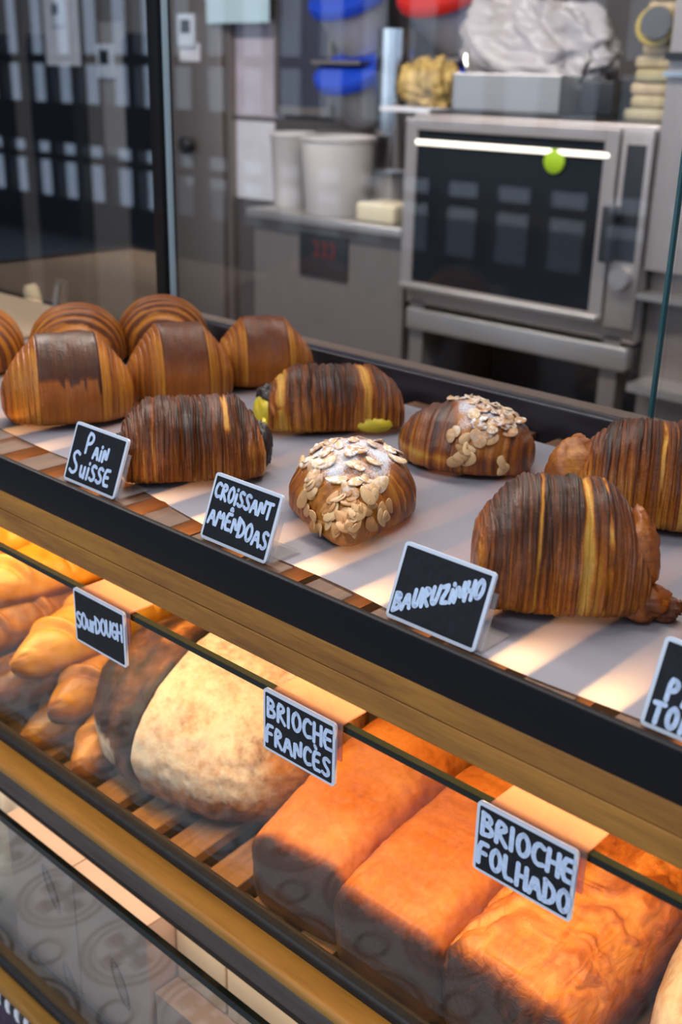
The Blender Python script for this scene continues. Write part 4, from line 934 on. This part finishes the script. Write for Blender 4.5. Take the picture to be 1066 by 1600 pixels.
# tall steel column and counter at the right
col = thing('steel_cabinet', (-1.0, 2.6, -1.45), 'tall steel cabinet at the right edge of the kitchen', 'cabinet')
MB().box(-1.312, -.6, 2.52, 3.1, -.43, .9).build('body', M_STEEL, col)
z_a = at(1045, 86, 2.5).z; z_b = at(1045, 115, 2.5).z
MB().box(-1.315, -.6, 2.50, 2.53, z_a - .01, z_a + .006).build('handle_groove', M_DARK, col)
MB().box(-1.315, -.6, 2.505, 2.53, z_b - .006, z_b + .004).build('seam_strip', M_CHROME, col)
MB().box(-1.31, -.6, 2.56, 3.1, -1.45, -.43).build('base', M_STEELD, col); MB().box(-1.315, -.6, 2.50, 3.1, -.50, -.485).build('shelf_edge', M_STEELX, col)
MB().box(-1.29, -.6, 2.46, 3.0, -.72, -.70).build('lower_shelf', M_STEELX, col)

# tubs on the counter
def tub(c, r0, r1, h, label, m, name='plastic_tub', lid=None, group=None, handle=False, ax=None):
    t = thing(name, c, label, 'tub', group)
    MB().lathe([(0, 0), (r0 * .96, 0), (r0, .006), (r1, h), (r1 * 1.05, h + .004), (r1 * 1.05, h + .014), (r1 * .96, h + .014), (r0 * .92, .012), (0, .012)], c, ax=ax, n=48).build('bowl', m, t, smooth=True)
    if lid:
        MB().lathe([(0, h + .030), (r1 * .9, h + .030), (r1 * 1.10, h + .026), (r1 * 1.14, h + .012), (r1 * 1.10, h - .010), (r1 * 1.02, h - .012)], c, ax=ax, n=48).build('lid', lid, t, smooth=True)
    return t
def ground(px, py, Y, z): p = at(px, py, Y); return (p.x, p.y, z)
tub(ground(527, 330, 2.62, cz), .098, .114, .215, 'large milky white tub on the counter left of the oven', M_BUCK, group='white tubs on the counter')
tub(ground(458, 322, 2.66, cz), .062, .074, .215, 'narrow white tub half hidden behind the large milky tub', M_BUCK, group='white tubs on the counter')
c_ = ground(607, 320, 2.825, cz)
cn = thing('storage_box', c_, 'small lidded white box beside the oven', 'box')
MB().box(c_[0] - .065, c_[0] + .065, 2.755, 2.895, cz, cz + .115, .01).build('box_body', M_BUCK, cn, smooth=True); MB().box(c_[0] - .072, c_[0] + .072, 2.748, 2.902, cz + .115, cz + .130, .006).build('lid', M_WHITEP, cn, smooth=True)
p0 = at(566, 345, 2.56); p1 = at(626, 320, 2.56)
o = MB().box(p0.x, p1.x + .0, 2.53, 2.66, cz, cz + .055, .008).build('cream_tray', M_CREAM, smooth=True); tag(o, 'low cream tray at the counter front, before the lidded box', 'tray')
# tilted tubs with coloured lids on the wall shelf
YB = 2.95
def lidded(px, py, r, h, lidm, label, tiltdeg=28):
    p = at(px, py, YB); t = math.radians(tiltdeg); ax = Vector((0, -math.sin(t), math.cos(t)))
    base = p - ax * h
    return tub(tuple(base), r * .66, r, h, label, M_BUCK, lid=lidm, group='tubs with coloured lids', ax=ax)
lidded(548, -2, .125, .16, M_BLUE, 'white tub with a blue lid, upper one at the top of the picture')
lidded(558, 112, .130, .16, M_BLUE, 'white tub with a blue lid, lower one behind the steel pipe')
lidded(700, -14, .14, .16, M_RED, 'white tub with a red lid at the top of the picture')
lidded(752, 116, .095, .12, M_BLUE, 'white tub with a blue lid hidden behind the plastic bag')
for px, py, w_ in ((548, -2, 'upper blue lidded tub'), (558, 112, 'lower blue lidded tub'), (752, 121, 'blue lidded tub beside the plastic bag'), (700, -14, 'red lidded tub')):
    p = at(px, py, 2.95); tag(MB().box(p.x - .11, p.x + .11, 2.88, 3.149, p.z - .200, p.z - .1875).build('storage_shelf', M_STEELD), 'short steel wall shelf under the ' + w_, 'shelf')
# shiny cylinder standing on the lidded box
p1 = at(623, 46, 2.825)
pl = thing('steel_cylinder', (c_[0] + .01, 2.825, cz + .130), 'upright shiny steel cylinder standing on the lidded box beside the oven', 'cylinder')
MB().cyl((c_[0] + .01, 2.825, cz + .130), (c_[0] + .01, 2.825, p1.z), .062).build('barrel', M_CHROME, pl, smooth=True)
# things on the oven
st = thing('baking_sheet', (-1.75, 2.8, OZ1), 'dark baking sheet lying flat on the oven top', 'baking sheet')
MB().box(-2.02, -1.50, 2.54, 2.95, OZ1, OZ1 + .010, .003).build('sheet', M_DARK, st, smooth=True)
pa = at(705, 158, 2.58); pb = at(880, 108, 2.58)
pn_ = thing('roasting_pan', ((pa.x + pb.x) / 2, 2.72, OZ1 + .010), 'steel roasting pan on the baking sheet, with upright wire handles', 'pan')
zb_, zt_ = OZ1 + .010, OZ1 + .105
mb = MB(); x0, x1, y0, y1 = pa.x, pb.x, 2.58, 2.86
mb.box(x0, x1, y0, y0 + .006, zb_, zt_).box(x0, x1, y1 - .006, y1, zb_, zt_).box(x0, x0 + .006, y0, y1, zb_, zt_).box(x1 - .006, x1, y0, y1, zb_, zt_).box(x0, x1, y0, y1, zb_, zb_ + .006).build('pan_body', M_STEELX, pn_, bevel=.002)
for xx in (x0, x1):
    s_ = 1 if xx == x1 else -1
    MB().tube([(xx, 2.66, zt_ - .02), (xx + s_ * .02, 2.66, zt_ + .03), (xx + s_ * .02, 2.67, zt_ + .055), (xx + s_ * .02, 2.77, zt_ + .055), (xx + s_ * .02, 2.78, zt_ + .03), (xx, 2.78, zt_ - .02)], .006, 8).build('handle', M_CHROME, pn_, smooth=True)
dk = thing('dark_pan', (pb.x + .075, 2.74, OZ1 + .010), 'dark deep pan between the steel roasting pan and the cream sacks', 'pan')
MB().box(pb.x + .03, pb.x + .125, 2.62, 2.86, OZ1 + .010, OZ1 + .095, .006).build('pan_body', M_DARK, dk, smooth=True)
bagm = simple('translucent_white_film', (.40, .37, .385), .35, noise=.18, nscale=9, bump=.9)
pbag = at(850, 80, 2.72); pbg = thing('plastic_bag', (pbag.x, 2.72, zt_ - .06), 'crumpled white plastic bag heaped in the roasting pan', 'bag')
lump(pbg, 'film', bagm, (.0, .0, .125), .165, 77, (1.45, .6, .80), .50, nf=1.7, res=(120, 90))
pn2 = at(668, 120, 2.62); nt_ = thing('knotted_loaf', (pn2.x, 2.64, OZ1 + .010), 'knobbly yellow crusted loaf at the left end of the oven top', 'bread')
lump(nt_, 'crust', simple('yellow_knobbly_crust', (.45, .30, .09), .6, noise=.55, nscale=40, bump=.8), (0, 0, .065), .075, 87, (1.35, .8, .85), .42, nf=5.0, res=(90, 70))
MB().box(pn2.x - .12, pn2.x + .10, 2.56, 2.74, OZ1 + .0, OZ1 + .012).build('paper', M_WHITE, nt_)
sk = None
for k_ in range(12):
    z_ = OZ1 + .001 + k_ * .0305; lean_ = .012 * k_
    xx0 = -1.495 + .004 * k_ + (.01 if k_ % 2 else 0)
    o = MB().box(xx0, xx0 + .17, 2.66 + .004 * (k_ % 3), 2.95, z_, z_ + .030, .010).build('folded_sack', simple('cream_sack_cloth_%s' % k_, (.44 + .03 * (k_ % 3), .38, .24 - .02 * (k_ % 2)), .85, noise=.2, nscale=30), smooth=True)
    tag(o, 'folded cream sack in the stack between the plastic bag and the steel cabinet', 'sack', 'folded cream sacks stacked on the oven')
o = None
rt = thing('rope_coil', (-1.38, 2.62, .15), 'dark coil with a yellow band lying against the steel cabinet on the sacks', 'coil')
p = at(1018, 40, 2.62)
MB().lathe([(.040 + .007 * math.cos(a_), .007 * math.sin(a_)) for a_ in [2 * math.pi * k_ / 12 for k_ in range(13)]], (p.x, 2.64, p.z), ax=(.3, -1, .2)).build('loop', simple('yellow_strap', (.45, .33, .05), .6), rt, smooth=True)
MB().lathe([(.0, -.02), (.036, -.02), (.037, .04), (0, .04)], (p.x, 2.66, p.z), ax=(.3, -1, .2)).build('core', M_DARK, rt, smooth=True)

# wooden work table with two tool handles behind the post, left
wt = thing('work_table', (-2.4, 1.2, -1.45), 'pale wooden work table behind the glass at the left', 'table')
MB().box(-2.9, -1.93, 1.03, 1.33, -.56, -.52, .004).build('tabletop', wood('pale_table_wood', (.38, .25, .15), (.52, .36, .22), .5), wt, smooth=True)
for x_ in (-2.86, -2.0):
    for y_ in (1.05, 1.26): MB().box(x_, x_ + .05, y_, y_ + .05, -1.45, -.56).build('leg', M_STEELD, wt)
jar = thing('tool_holder', (-2.02, 1.24, -.52), 'dark holder on the pale table, mostly hidden behind the croissants', 'holder')
MB().lathe([(0, 0), (.085, 0), (.09, .06), (.085, .06), (.08, .006), (0, .006)], (-2.02, 1.235, -.52)).build('cup', M_DARK, jar, smooth=True)
a = at(47, 445, 1.24); b = at(66, 530, 1.24)
o = MB().tube([b - Vector((0, 0, .02)), b, a * .2 + b * .8, a * .9 + b * .1, a], [.015, .016, .017, .016, .012], 16).build('wooden_stick', simple('pale_turned_wood', (.58, .42, .24), .5, noise=.1, nscale=30), smooth=True); tag(o, 'pale wooden stick standing in the holder at the left', 'stick')
a = at(96, 440, 1.24); b = at(88, 520, 1.24)
o = MB().tube([b - Vector((0, 0, .02)), b, a * .9 + b * .1, a], [.013, .013, .013, .012], 16).build('steel_rod', M_CHROME, smooth=True); tag(o, 'shiny steel rod standing beside the pale wooden stick', 'rod')
